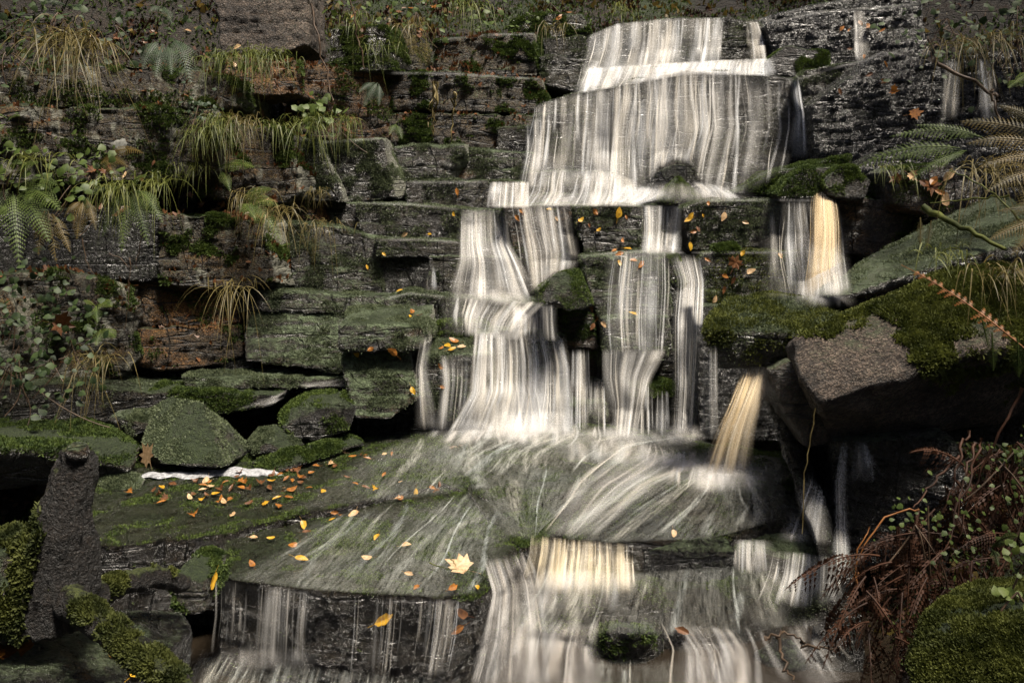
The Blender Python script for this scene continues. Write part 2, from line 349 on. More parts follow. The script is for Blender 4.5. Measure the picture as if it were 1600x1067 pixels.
block('flat mossy stone under the dark right wall, first of the row', [(1145, 304), (1212, 268), (1330, 243), (1328, 262), (1235, 308)], (5.9, 5.75), D=.4, mat='moss', name='boulder', cat='boulder', strata=0)
block('round mossy stone second in the row under the right wall', [(1214, 302), (1240, 272), (1262, 262), (1305, 259), (1300, 288), (1270, 312), (1220, 312)], 5.6, D=.3, mat='moss', name='boulder', cat='boulder', strata=0)
block('dome shaped mossy stone beside the head of the tan spout', [(1290, 292), (1296, 270), (1312, 259), (1336, 259), (1362, 285), (1350, 312), (1300, 308)], 5.5, D=.3, mat='moss', name='boulder', cat='boulder', strata=0)
block('brown boulder under fern fronds right of the mossy stones', [(1390, 268), (1440, 255), (1485, 256), (1540, 275), (1535, 320), (1450, 338), (1400, 320)], (5.3, 5.0), D=.5, mat='wetbrown', name='boulder', cat='boulder')
block('dark stones between the brown boulder and the right wall', [(1330, 262), (1400, 235), (1560, 210), (1640, 230), (1640, 330), (1420, 330), (1340, 320)], (5.75, 5.0), D=.6, mat='black')
# --- left cliff, top to foot
block('grey rough rock face high on the left bank', [(335, -40), (480, -40), (482, 70), (440, 84), (345, 84)], (6.5, 6.6), D=.6, mat='dry')
block('orange lit rock under the grass ledge, upper left', [(350, 88), (462, 92), (468, 150), (350, 150)], (6.1, 6.3), D=.5, mat='orange')
block('long dark cliff band behind the hanging grass tuft', [(-80, 110), (60, 104), (200, 98), (330, 115), (385, 130), (380, 172), (-80, 170)], (5.3, 6.0), D=.7, mat='cliff')
block('long dark cliff band carrying the pale lichen patch', [(-80, 165), (200, 168), (335, 172), (345, 275), (200, 285), (-80, 295)], (5.2, 5.8), D=.7, mat='cliff')
block('dark block below the bright grass hummock', [(300, 195), (372, 196), (442, 204), (470, 300), (440, 318), (310, 312)], (5.85, 6.0), D=.5, mat='cliff', extra=[(480, 225, 6.25), (505, 300, 6.2)])
block('block with pale grey right facet above the orange niche', [(455, 222), (492, 216), (535, 300), (540, 318), (470, 312)], (6.15, 6.12), D=.4, mat='film')
block('dark block with light green right end, second from the grey facet', [(500, 222), (598, 216), (618, 312), (535, 318)], (6.3, 6.22), D=.4, mat='film', extra=[(606, 214, 6.42), (637, 305, 6.35)])
block('green washed block in the left steps beside a pale seam', [(612, 227), (725, 227), (690, 288), (625, 288)], 6.42, D=.4, mat='film', extra=[(733, 226, 6.6), (737, 276, 6.58)])
block('low green ledge running into the widest curtain from the left', [(690, 238), (735, 233), (840, 238), (845, 290), (690, 292)], 6.5, D=.4, mat='film')
block('long block above the horizontal crack, left of the fall', [(598, 114), (700, 115), (852, 124), (858, 165), (850, 178), (602, 172)], (6.85, 6.8), D=.6, mat='cliff')
block('long block below the horizontal crack, left of the fall', [(602, 176), (850, 182), (842, 235), (610, 232)], (6.82, 6.74), D=.6, mat='cliff')
block('small pale block wedged under the cracked band', [(777, 199), (830, 198), (842, 240), (778, 240)], 6.62, D=.3, mat='wet')
block('big dark block with pale right facet on the second tier', [(674, 66), (770, 53), (832, 53), (840, 120), (676, 120)], 7.1, D=.35, mat='cliff', extra=[(845, 60, 7.35), (852, 92, 7.3)])
block('dark block below the trailing roots at the top of the bank', [(798, 30), (840, 20), (910, 20), (926, 52), (860, 60), (800, 56)], 7.5, D=.5, mat='moss')
block('small dark block left of the topmost curtain', [(848, 60), (915, 56), (922, 98), (850, 96)], 7.28, D=.4, mat='wet')
block('lower dark block left of the topmost curtain', [(842, 88), (872, 86), (918, 92), (915, 150), (842, 130)], 7.1, D=.4, mat='wet')
block('lichen yellow faced block high on the left tier', [(515, 44), (600, 42), (612, 112), (515, 112)], (6.75, 6.72), D=.25, mat='moss', extra=[(606, 42, 6.74), (625, 46, 7.0), (648, 112, 6.98)])
block('block with yellow green facet right of the lichen faced block', [(612, 48), (640, 44), (655, 112), (640, 114)], (7.0, 6.98), D=.3, mat='yellow', extra=[(648, 46, 7.1), (676, 72, 7.3), (678, 112, 7.25)])
block('earthy brown bank rock under the upper left ferns', [(465, 100), (600, 108), (612, 225), (520, 222), (445, 200)], (6.55, 6.8), D=.5, mat='orange')
block('dark ledge under the orange niche left of the steps', [(500, 313), (600, 321), (602, 378), (515, 360)], (6.2, 6.1), D=.5, mat='film')
block('small orange niche rock between green blocks', [(455, 312), (512, 310), (520, 352), (455, 350)], (6.1, 6.2), D=.4, mat='orange')
block('wide green black face in the middle of the left cliff', [(448, 346), (520, 353), (600, 374), (592, 402), (600, 462), (520, 466), (455, 458)], (5.95, 5.9), D=.6, lean=.12, mat='film')
block('biggest dark block of the left cliff with pale right end', [(250, 338), (340, 335), (410, 342), (432, 440), (380, 455), (250, 445)], (5.55, 5.72), D=.5, mat='cliff', extra=[(443, 348, 5.95), (462, 448, 5.9)])
block('dark overhung rock behind the hanging ferns', [(-80, 330), (140, 325), (255, 335), (255, 440), (-80, 430)], (4.95, 5.6), D=.6, mat='black')
block('upper course of orange stained strata', [(165, 440), (300, 440), (375, 455), (380, 505), (300, 515), (180, 510)], (5.48, 5.75), D=.5, mat='orange')
block('lower course of orange stained strata', [(190, 512), (330, 516), (375, 508), (378, 560), (320, 575), (240, 580), (195, 560)], (5.42, 5.7), D=.5, mat='orange')
block('strip of grey rock above the lit green slab', [(372, 452), (470, 460), (610, 462), (612, 492), (372, 488)], (5.72, 5.68), D=.5, mat='film')
block('lit green slab face leaning back, left of the falls', [(385, 486), (460, 484), (612, 492), (616, 566), (545, 585), (385, 565)], (5.62, 5.58), D=.5, lean=.22, mat='film')
block('shadowed undercut band below the green slab', [(200, 560), (620, 570), (640, 615), (200, 615)], (5.6, 5.75), D=.5, mat='black')
block('dark mossy lower wall behind the ivy, far left', [(-90, 430), (120, 425), (195, 450), (215, 560), (160, 610), (-90, 620)], (4.85, 5.4), D=.5, mat='cliff')
block('thin mossy ledge above the side stream, upper', [(280, 588), (420, 590), (545, 588), (560, 606), (300, 612)], (5.35, 5.5), D=.4, mat='film')
block('thin mossy ledge above the side stream, lower', [(230, 612), (380, 618), (440, 615), (430, 635), (340, 650), (230, 645)], (5.2, 5.3), D=.4, mat='moss')
block('broken dark ledges at the foot of the left wall', [(-90, 600), (120, 600), (235, 615), (240, 655), (-90, 668)], (4.75, 5.2), D=.4, mat='wet')
# boulders at the foot of the left bank
rock('boulder', 'long mossy boulder at the left edge behind the stump', 'boulder', [at(-60, 668, 4.5), at(0, 656, 4.6), at(132, 655, 4.6), at(175, 668, 4.55), at(222, 695, 4.4), at(205, 735, 4.2), at(110, 700, 4.1), at(0, 700, 3.95), at(-60, 705, 3.9), at(200, 745, 4.25), at(0, 765, 4.1), at(-60, 765, 4.1), at(150, 680, 4.9), at(0, 680, 5.0)], 'moss', vox=.02, amp=.018, strata=0)
rock('boulder', 'small grey wet boulder between the long mossy boulder and the faceted one', 'boulder', [at(165, 655, 4.7), at(186, 642, 4.75), at(238, 642, 4.75), at(246, 665, 4.65), at(205, 682, 4.6), at(190, 655, 4.6), at(240, 650, 5.0), at(175, 665, 4.9), at(180, 690, 4.7), at(240, 690, 4.8)], 'wet', vox=.016, amp=.01, strata=0)
rock('boulder', 'faceted green boulder with a sharp ridge left of the side stream', 'boulder', [at(268, 618, 4.78), at(312, 629, 4.60), at(394, 702, 4.78), at(352, 730, 4.26), at(226, 700, 4.46), at(258, 728, 4.26), at(236, 640, 4.75), at(380, 725, 4.8), at(270, 640, 5.1), at(370, 680, 5.05), at(225, 715, 4.8)], 'moss', vox=.013, amp=.014, strata=0, chip=.012)
rock('boulder', 'dark mossy boulder below the side stream beside the tilted block', 'boulder', [at(434, 650, 4.85), at(452, 625, 4.9), at(478, 615, 4.95), at(540, 611, 4.95), at(556, 640, 4.85), at(545, 672, 4.75), at(500, 690, 4.72), at(450, 685, 4.72), at(440, 668, 4.72), at(470, 625, 5.2), at(545, 625, 5.2), at(500, 640, 4.72)], 'moss', vox=.016, amp=.02, strata=0)
rock('boulder', 'low dark boulder with green crest right of the faceted one', 'boulder', [at(386, 690, 4.7), at(405, 668, 4.72), at(432, 664, 4.75), at(478, 694, 4.7), at(450, 710, 4.55), at(395, 712, 4.55), at(420, 672, 4.95), at(470, 690, 4.9), at(420, 690, 4.56)], 'moss', vox=.016, amp=.012, strata=0)
rock('boulder', 'wide low mossy stone beside the white foam patch', 'boulder', [atz(395, 722, .03), atz(440, 705, .10), atz(500, 690, .10), atz(545, 684, .07), atz(570, 694, .04), atz(500, 715, .03), atz(440, 738, .02), atz(400, 735, .0), atz(550, 690, -.1), atz(430, 735, -.1), atz(400, 725, -.1)], 'moss', vox=.014, amp=.012, strata=0)
rock('boulder', 'small wet stone under the side drip', 'boulder', [atz(150, 750, .02), atz(165, 735, .06), atz(215, 738, .05), atz(232, 748, .02), atz(220, 765, .0), atz(160, 768, .0), atz(160, 760, -.1), atz(225, 755, -.1)], 'film', vox=.014, amp=.01, strata=0)

# --- flat slabs of the stream bed
def dn(px, py, z, zb): p = atz(px, py, z); p.z = zb; return p
rock('rock_slab', 'leaf strewn flat slab on the left, behind the front slab', 'rock slab', [q for x, y in [(128, 856), (230, 850), (345, 834), (480, 796), (620, 768), (745, 742), (640, 690), (430, 715), (200, 725), (100, 770)] for q in (atz(x, y, .005), dn(x, y, .005, -.34))], 'slab', vox=.014, amp=.022, strata=.006)
rock('rock_slab', 'big front slab with a straight dripping front edge', 'rock slab', [q for x, y, z in [(334, 900, -.045), (352, 846, -.03), (500, 794, -.03), (640, 768, -.03), (745, 752, -.02), (826, 838, -.05), (806, 880, -.08), (784, 918, -.12), (745, 938, -.09), (690, 938, -.045), (500, 924, -.04)] for q in (atz(x, y, z), dn(x, y - 2, z, -.52))], 'slab', vox=.011, amp=.026, strata=.003)
rock('rock_slab', 'back slab at the foot of the falls', 'rock slab', [q for x, y, z in [(540, 702, .01), (590, 668, .03), (700, 660, .05), (960, 664, .05), (1090, 676, .03), (1080, 705, .02), (930, 738, .01), (810, 795, -.005), (740, 765, .0), (640, 730, .0)] for q in (atz(x, y, z), dn(x, y, z, -.25))], 'slab', vox=.014, amp=.03, strata=0, seed=4)
rock('rock_slab', 'wedge slab between the front slab and the water dome', 'rock slab', [q for x, y, z in [(725, 745, .0), (830, 715, .005), (950, 720, .01), (915, 780, -.01), (850, 850, -.04), (815, 858, -.05), (752, 800, -.02)] for q in (atz(x, y, z), dn(x, y, z, -.35))], 'slab', vox=.012, amp=.02, strata=0, seed=6)
rock('rock_slab', 'domed slab that the tan spout lands on', 'rock slab', [q for x, y, z in [(860, 740, -.01), (950, 695, .02), (1100, 690, .04), (1230, 712, .03), (1268, 760, .0), (1275, 815, -.09), (1140, 842, -.10), (1000, 850, -.1), (900, 846, -.1), (828, 836, -.1), (840, 795, -.06)] for q in (atz(x, y, z), dn(x, y, z, -.45))] + [atz(1130, 742, .07), atz(1050, 765, .055), atz(1190, 765, .045)], 'slab', vox=.012, amp=.022, strata=0, seed=8)
rock('rock_slab', 'lower domed slab under the golden lip of water', 'rock slab', [q for x, y, z in [(800, 890, -.24), (900, 868, -.22), (1010, 872, -.21), (1160, 866, -.22), (1250, 900, -.25), (1210, 960, -.36), (1120, 990, -.40), (1000, 990, -.40), (880, 992, -.41), (796, 975, -.39)] for q in (atz(x, y, z), dn(x, y, z, -.75))] + [atz(950, 925, -.235), atz(1100, 915, -.235)], 'slab', vox=.012, amp=.025, strata=0, seed=10)
rock('rock_slab', 'step stone under the small right hand falls', 'rock slab', [q for x, y, z in [(1146, 842, -.12), (1225, 832, -.1), (1330, 848, -.12), (1335, 886, -.18), (1200, 870, -.15), (1146, 860, -.15)] for q in (atz(x, y, z), dn(x, y, z, -.6))], 'wet', vox=.012, amp=.018, strata=0)
rock('boulder', 'black wet rock in the lip between golden water and right falls', 'boulder', [q for x, y, z in [(1005, 860, -.11), (1060, 840, -.085), (1135, 836, -.085), (1152, 862, -.12), (1125, 895, -.2), (1035, 895, -.2)] for q in (atz(x, y, z), dn(x, y, z, -.5))], 'black', vox=.012, amp=.022, strata=0)
rock('boulder', 'dark mossy boulder parting the bottom stream', 'boulder', [q for x, y, z in [(918, 1003, -.42), (938, 975, -.37), (1046, 1000, -.42), (1038, 1022, -.46), (932, 1022, -.46), (1015, 972, -.37)] for q in (atz(x, y, z), dn(x, y, z, -.8))] + [atz(975, 976, -.29), atz(995, 980, -.29), atz(960, 984, -.33), atz(1015, 988, -.33)], 'moss', vox=.010, amp=.03, strata=0, chip=.03)
rock('boulder', 'black rock with twigs caught on it, bottom right of the stream', 'boulder', [q for x, y, z in [(1178, 1020, -.45), (1262, 1034, -.45), (1205, 1045, -.48), (1248, 1052, -.48)] for q in (atz(x, y, z), dn(x, y, z, -.8))] + [atz(1212, 990, -.37), atz(1238, 992, -.37)], 'black', vox=.010, amp=.018, strata=0)
rock('boulder', 'dark rock at the bottom right edge of the stream', 'boulder', [q for x, y, z in [(1266, 980, -.3), (1290, 955, -.22), (1345, 945, -.2), (1350, 1005, -.35), (1290, 1020, -.4)] for q in (atz(x, y, z), dn(x, y, z, -.8))], 'black', vox=.010, amp=.02, strata=0)
rock('rock_slab', 'dark sloping slab in the bottom left corner under the branch', 'rock slab', [at(-60, 1000, 2.2), at(80, 975, 2.5), at(190, 955, 2.7), at(285, 950, 2.85), at(300, 985, 2.7), at(270, 1030, 2.5), at(180, 1100, 2.1), at(-60, 1120, 1.8), at(-60, 1000, 2.6), at(100, 1200, 2.1), at(300, 1060, 2.8), at(290, 990, 3.0)], 'black', vox=.012, amp=.02, strata=0)
block('small mossy stone beside the left corner of the front slab', [(262, 915), (285, 900), (318, 908), (322, 960), (270, 965)], 2.95, D=.25, mat='moss', name='stone', cat='stone', vox=.012)

# --- right bank
rock('rock_slab', 'green overhanging slab that hides the head of the tan spout', 'rock slab', [at(1097, 515, 4.08), at(1104, 500, 4.15), at(1132, 463, 4.5), at(1210, 457, 4.55), at(1335, 475, 4.5), at(1310, 510, 4.1), at(1230, 520, 4.0), at(1120, 575, 4.1), at(1200, 574, 4.05), at(1285, 555, 4.05), at(1102, 540, 4.08), at(1140, 500, 4.5), at(1330, 520, 4.5), at(1330, 520, 4.1)], 'moss', vox=.016, amp=.014, strata=.006)
rock('rock_slab', 'long tilted grey green slab rising to the right', 'rock slab', [at(1266, 462, 4.5), at(1330, 420, 4.75), at(1400, 375, 5.0), at(1480, 345, 5.0), at(1545, 305, 5.0), at(1640, 330, 4.4), at(1600, 380, 4.1), at(1500, 400, 4.15), at(1420, 428, 4.2), at(1310, 462, 4.3), at(1420, 440, 4.2), at(1310, 474, 4.3), at(1500, 415, 4.15), at(1600, 400, 4.1), at(1640, 360, 4.6), at(1340, 450, 4.8)], 'film', vox=.016, amp=.012, strata=.006)
rock('boulder', 'huge rock with bare brown face and moss draped shoulder', 'boulder', [at(1228, 545, 3.85), at(1245, 535, 3.75), at(1300, 505, 3.9), at(1400, 455, 4.0), at(1480, 420, 4.0), at(1640, 410, 3.8), at(1660, 520, 3.5), at(1560, 545, 3.45), at(1440, 566, 3.5), at(1280, 628, 3.55), at(1245, 580, 3.65), at(1300, 690, 3.95), at(1560, 690, 3.95), at(1660, 620, 3.9), at(1300, 560, 4.3), at(1600, 500, 4.3)], 'dry', vox=.018, amp=.02, strata=0, chip=.02)
block('mossy dark stone wedged under the left end of the huge rock', [(1200, 578), (1240, 562), (1285, 630), (1302, 690), (1262, 700), (1215, 620)], (3.98, 3.85), D=.4, mat='wetbrown', name='boulder', cat='boulder', strata=0)
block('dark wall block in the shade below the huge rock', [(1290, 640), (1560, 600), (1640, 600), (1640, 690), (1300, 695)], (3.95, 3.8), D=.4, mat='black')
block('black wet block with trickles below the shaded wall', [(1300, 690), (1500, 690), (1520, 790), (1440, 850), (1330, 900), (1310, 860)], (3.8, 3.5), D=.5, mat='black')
rock('rock_slab', 'long leaning rock rib running down beside the tan spout', 'rock slab', [at(1195, 620, 4.3), at(1215, 610, 4.3), at(1262, 700, 4.0), at(1292, 800, 3.7), at(1305, 870, 3.5), at(1285, 880, 3.5), at(1262, 810, 3.65), at(1225, 710, 4.0), at(1240, 720, 4.4), at(1310, 880, 3.9), at(1230, 640, 4.6), at(1290, 900, 3.6)], 'black', vox=.016, amp=.016, strata=0)
rock('mossy_rock', 'bright moss covered mound in the bottom right corner', 'boulder', [at(1428, 1040, 2.05), at(1450, 960, 2.15), at(1500, 912, 2.3), at(1560, 902, 2.35), at(1660, 900, 2.3), at(1700, 1000, 2.0), at(1640, 1120, 1.75), at(1440, 1120, 1.9), at(1520, 1000, 1.98), at(1600, 980, 1.95), at(1440, 1000, 2.5), at(1660, 980, 2.6)], 'moss', vox=.012, amp=.02, strata=0)

# --- the ground: stream bed, banks and the hillside as one sheet
def smooth(a, b, x): t = np.clip((x - a) / (b - a), 0, 1); return t * t * (3 - 2 * t)
def ground_z(X, Y):
    Yq = np.array([-40, 1.0, 5.9, 6.25, 6.6, 7.0, 7.5, 8.3, 9.0, 12, 60]); Zq = np.array([-1.4, -.62, -.45, .5, 1.1, 1.75, 2.35, 3.0, 3.5, 5.2, 22])
    z = np.interp(Y, Yq, Zq)
    lb = np.interp(Y, [-10, 2, 4, 5.2, 6.5, 7.5, 20], [-3.2, -2.6, -2.75, -2.7, -1.9, -1.4, -1.0])    # foot of the left bank
    d = np.clip(lb - X, 0, None); z = np.maximum(z, np.minimum(z + d * .2, z + 99) + np.interp(d, [0, .35, .9, 1.6, 3, 40], [0, .65, 1.35, 1.9, 2.9, 22]) * np.interp(Y, [4, 7.5, 9], [1, .45, .3]))
    rb = np.interp(Y, [-10, 1, 2.2, 3.2, 4.2, 5.5, 7, 20], [1.0, 1.0, 1.08, 1.5, 1.85, 2.3, 2.6, 3.0])
    d = np.clip(X - rb, 0, None); z = np.maximum(z, z + np.interp(d, [0, .3, .8, 1.6, 3, 40], [0, .28, .75, 1.5, 2.6, 22]))
    return z
def build_ground():
    xs = np.unique(np.concatenate([np.linspace(-60, -6, 40), np.linspace(-6, 6, 260), np.linspace(6, 60, 40)]))
    ys = np.unique(np.concatenate([np.linspace(-40, 0, 40), np.linspace(0, 10, 220), np.linspace(10, 60, 50)]))
    X, Y = np.meshgrid(xs, ys); x, y = X.ravel(), Y.ravel(); z = ground_z(x, y)
    P = np.stack([x, y, z], 1); z = z + .10 * fbm(P * 1.7, 4) + .03 * fbm(P * 9, 3)
    P[:, 2] = z
    nx, ny = len(xs), len(ys); i = np.arange(nx * ny).reshape(ny, nx)
    F = np.stack([i[:-1, :-1], i[:-1, 1:], i[1:, 1:], i[1:, :-1]], -1).reshape(-1, 4)
    me = fast_mesh('ground', P, F); me.materials.append(M['soil'])
    o = bpy.data.objects.new('ground', me); COL.objects.link(o); tag(o, 'dark earth of the stream bed and the wooded banks', None, kind='structure')
    ROCKS.append((o, P, F))
M['soil'] = mk_rock('bank_soil', dark=(.012, .009, .006), light=(.05, .034, .02), moss=.45, orange=.5, ocol=(.10, .045, .015), seed=21.0, rough=.7, dry=.7)
rock('stream_bed', 'dark bedrock in the joints between the flat slabs', None, [q for x, y, z in [(150, 830, -.07), (430, 712, -.05), (700, 675, -.05), (1250, 715, -.05), (1270, 820, -.17), (900, 838, -.17), (800, 870, -.17), (420, 872, -.12)] for q in (atz(x, y, z), dn(x, y, z, -.6))], 'black', vox=.03, amp=.01, strata=0, kind='structure')
KEY = {}
build_rocks()
build_ground()
# ------------------------------------------------------------------ water
def mk_water(name, cream, cool, amax=.96, up=.6, f1=(16, .9), f2=(70, 1.6), lo=.45, hi=1.35):
    """aerated water drawn out by its fall: 'dens' on the mesh says how full it is, 'tint' how peaty; uv in metres across / along the flow"""
    g = NG(name); uv = g.n('ShaderNodeUVMap'); uv.uv_map = 'flow'
    def att(n): a = g.n('ShaderNodeAttribute'); a.attribute_name = n; return a.outputs['Fac']
    dens, tint = att('dens'), att('tint')
    s1 = g.noise(g.shift(uv.outputs[0], (3, 6, 1), (*f1, 1)), 1.0, 3, .5, .2); s2 = g.noise(g.shift(uv.outputs[0], (7, 2, 5), (*f2, 1)), 1.0, 2, .5)
    s = g.math('ADD', g.math('MULTIPLY', s1, .6), g.math('MULTIPLY', s2, .4))
    a = g.math('MULTIPLY', dens, g.smap(s, .34, .64, lo, hi, smooth=False)); a = g.math('MINIMUM', a, amax)
    col = g.mix(tint, cool, cream)
    geo = g.n('ShaderNodeNewGeometry')
    vm = g.n('ShaderNodeVectorMath', operation='SCALE'); g.l(geo.outputs['Normal'], vm.inputs[0]); vm.inputs['Scale'].default_value = 1 - up
    va = g.n('ShaderNodeVectorMath', operation='ADD'); g.l(vm.outputs[0], va.inputs[0]); va.inputs[1].default_value = (.05, -.12, up)
    vn = g.n('ShaderNodeVectorMath', operation='NORMALIZE'); g.l(va.outputs[0], vn.inputs[0])
    d = g.n('ShaderNodeBsdfDiffuse'); g.l(col, d.inputs[0]); g.l(vn.outputs[0], d.inputs['Normal'])
    t = g.n('ShaderNodeBsdfTransparent')
    mx = g.n('ShaderNodeMixShader'); g.l(a, mx.inputs[0]); g.l(t.outputs[0], mx.inputs[1]); g.l(d.outputs[0], mx.inputs[2])
    g.l(mx.outputs[0], g.out.inputs[0]); return g.m
M['veil'] = mk_water('silky_falling_water', (.77, .72, .63), (.70, .72, .74))
M['tan'] = mk_water('peaty_falling_water', (.76, .58, .34), (.82, .73, .57))
M['film_water'] = mk_water('sheet_water_on_rock', (.52, .50, .43), (.48, .52, .50), f1=(55, 8), f2=(140, 22), lo=.05, hi=1.75)
M['soft_water'] = mk_water('blurred_white_water', (.74, .68, .60), (.70, .71, .71), f1=(14, 2.5), f2=(45, 4), lo=.5, hi=1.3)
M['gold'] = mk_water('golden_lip_water', (.80, .67, .44), (.80, .74, .62))
def mk_foam():
    g = NG('still_foam'); geo = g.n('ShaderNodeNewGeometry'); p = geo.outputs['Position']
    n = g.noise(p, 60, 5, .6); b = g.n('ShaderNodeBsdfPrincipled'); g.l(g.mix(g.smap(n, .4, .6), (.17, .172, .175), (.33, .335, .345)), b.inputs['Base Color']); b.inputs['Roughness'].default_value = .7
    bp = g.n('ShaderNodeBump'); bp.inputs['Distance'].default_value = .01; bp.inputs['Strength'].default_value = .6; g.l(n, bp.inputs['Height']); g.l(bp.outputs[0], b.inputs['Normal'])
    g.l(b.outputs[0], g.out.inputs[0]); return g.m
M['foam'] = mk_foam()
def mk_pool():
    g = NG('dark_stream_water'); geo = g.n('ShaderNodeNewGeometry'); p = geo.outputs['Position']
    n = g.noise(g.shift(p, (0, 0, 0), (1, .6, 1)), 9, 4, .5, .6); b = g.n('ShaderNodeBsdfPrincipled')
    b.inputs['Base Color'].default_value = (.016, .012, .008, 1); b.inputs['Roughness'].default_value = .16
    bp = g.n('ShaderNodeBump'); bp.inputs['Distance'].default_value = .03; bp.inputs['Strength'].default_value = .5; g.l(n, bp.inputs['Height']); g.l(bp.outputs[0], b.inputs['Normal'])
    g.l(b.outputs[0], g.out.inputs[0]); return g.m
M['pool'] = mk_pool()

# the stream's own level below the front slab
def build_pool():
    xs = np.linspace(-2.2, 1.9, 90); ys = np.linspace(0.6, 3.9, 80); X, Y = np.meshgrid(xs, ys)
    Z = -.47 + .02 * fbm(np.stack([X.ravel() * 2, Y.ravel() * 2, X.ravel() * 0], 1), 3)
    P = np.stack([X.ravel(), Y.ravel(), Z], 1); i = np.arange(len(P)).reshape(X.shape)
    F = np.stack([i[:-1, :-1], i[:-1, 1:], i[1:, 1:], i[1:, :-1]], -1).reshape(-1, 4)
    me = fast_mesh('water', P, F); me.materials.append(M['pool']); o = bpy.data.objects.new('water', me); COL.objects.link(o)
    tag(o, kind='structure'); ROCKS.append((o, P, F))
build_pool()

def make_bvh():
    vs, fs, off = [], [], 0
    for o, V, F in ROCKS:
        vs.append(V); fs.append(F + off); off += len(V)
    V = np.concatenate(vs); F = np.concatenate(fs)
    return BVHTree.FromPolygons(V.tolist(), F.tolist())
BVH = make_bvh()
OWN = np.concatenate([np.full(len(F), i) for i, (o, V, F) in enumerate(ROCKS)])
EYE = Vector((0, 0, CAM_Z))
def seen(px, py):
    """the spot of the rock that the photograph shows at a pixel: point, normal, rock"""
    h, n, i, d = BVH.ray_cast(EYE, ray(px, py).normalized())
    return h, n, (ROCKS[OWN[i]][0] if i is not None else None)

def resample(pts, n):
    p = np.array(pts, float); s = np.concatenate([[0], np.cumsum(np.hypot(*np.diff(p, axis=0).T))]); s /= s[-1]
    t = np.linspace(0, 1, n); return np.stack([np.interp(t, s, p[:, 0]), np.interp(t, s, p[:, 1])], 1)
def blur(a, k, axis):
    if k <= 0: return a
    pad = [(0, 0), (0, 0)]; pad[axis] = (k, k); b = np.pad(a, pad, mode='edge'); n = a.shape[axis]
    return sum(np.take(b, range(j, j + n), axis=axis) for j in range(2 * k + 1)) / (2 * k + 1)
def sample(P, v, u):
    nv, nu = P.shape[:2]; a = np.clip(v, 0, 1) * (nv - 1); b = np.clip(u, 0, 1) * (nu - 1)
    i = np.minimum(a.astype(int), nv - 2); j = np.minimum(b.astype(int), nu - 2); f = (a - i)[..., None]; g = (b - j)[..., None]
    ex = (b - np.clip(b, 0, nu - 1))
    return P[i, j] * (1 - f) * (1 - g) + P[i + 1, j] * f * (1 - g) + P[i, j + 1] * (1 - f) * g + P[i + 1, j + 1] * f * g
SEED = [0]
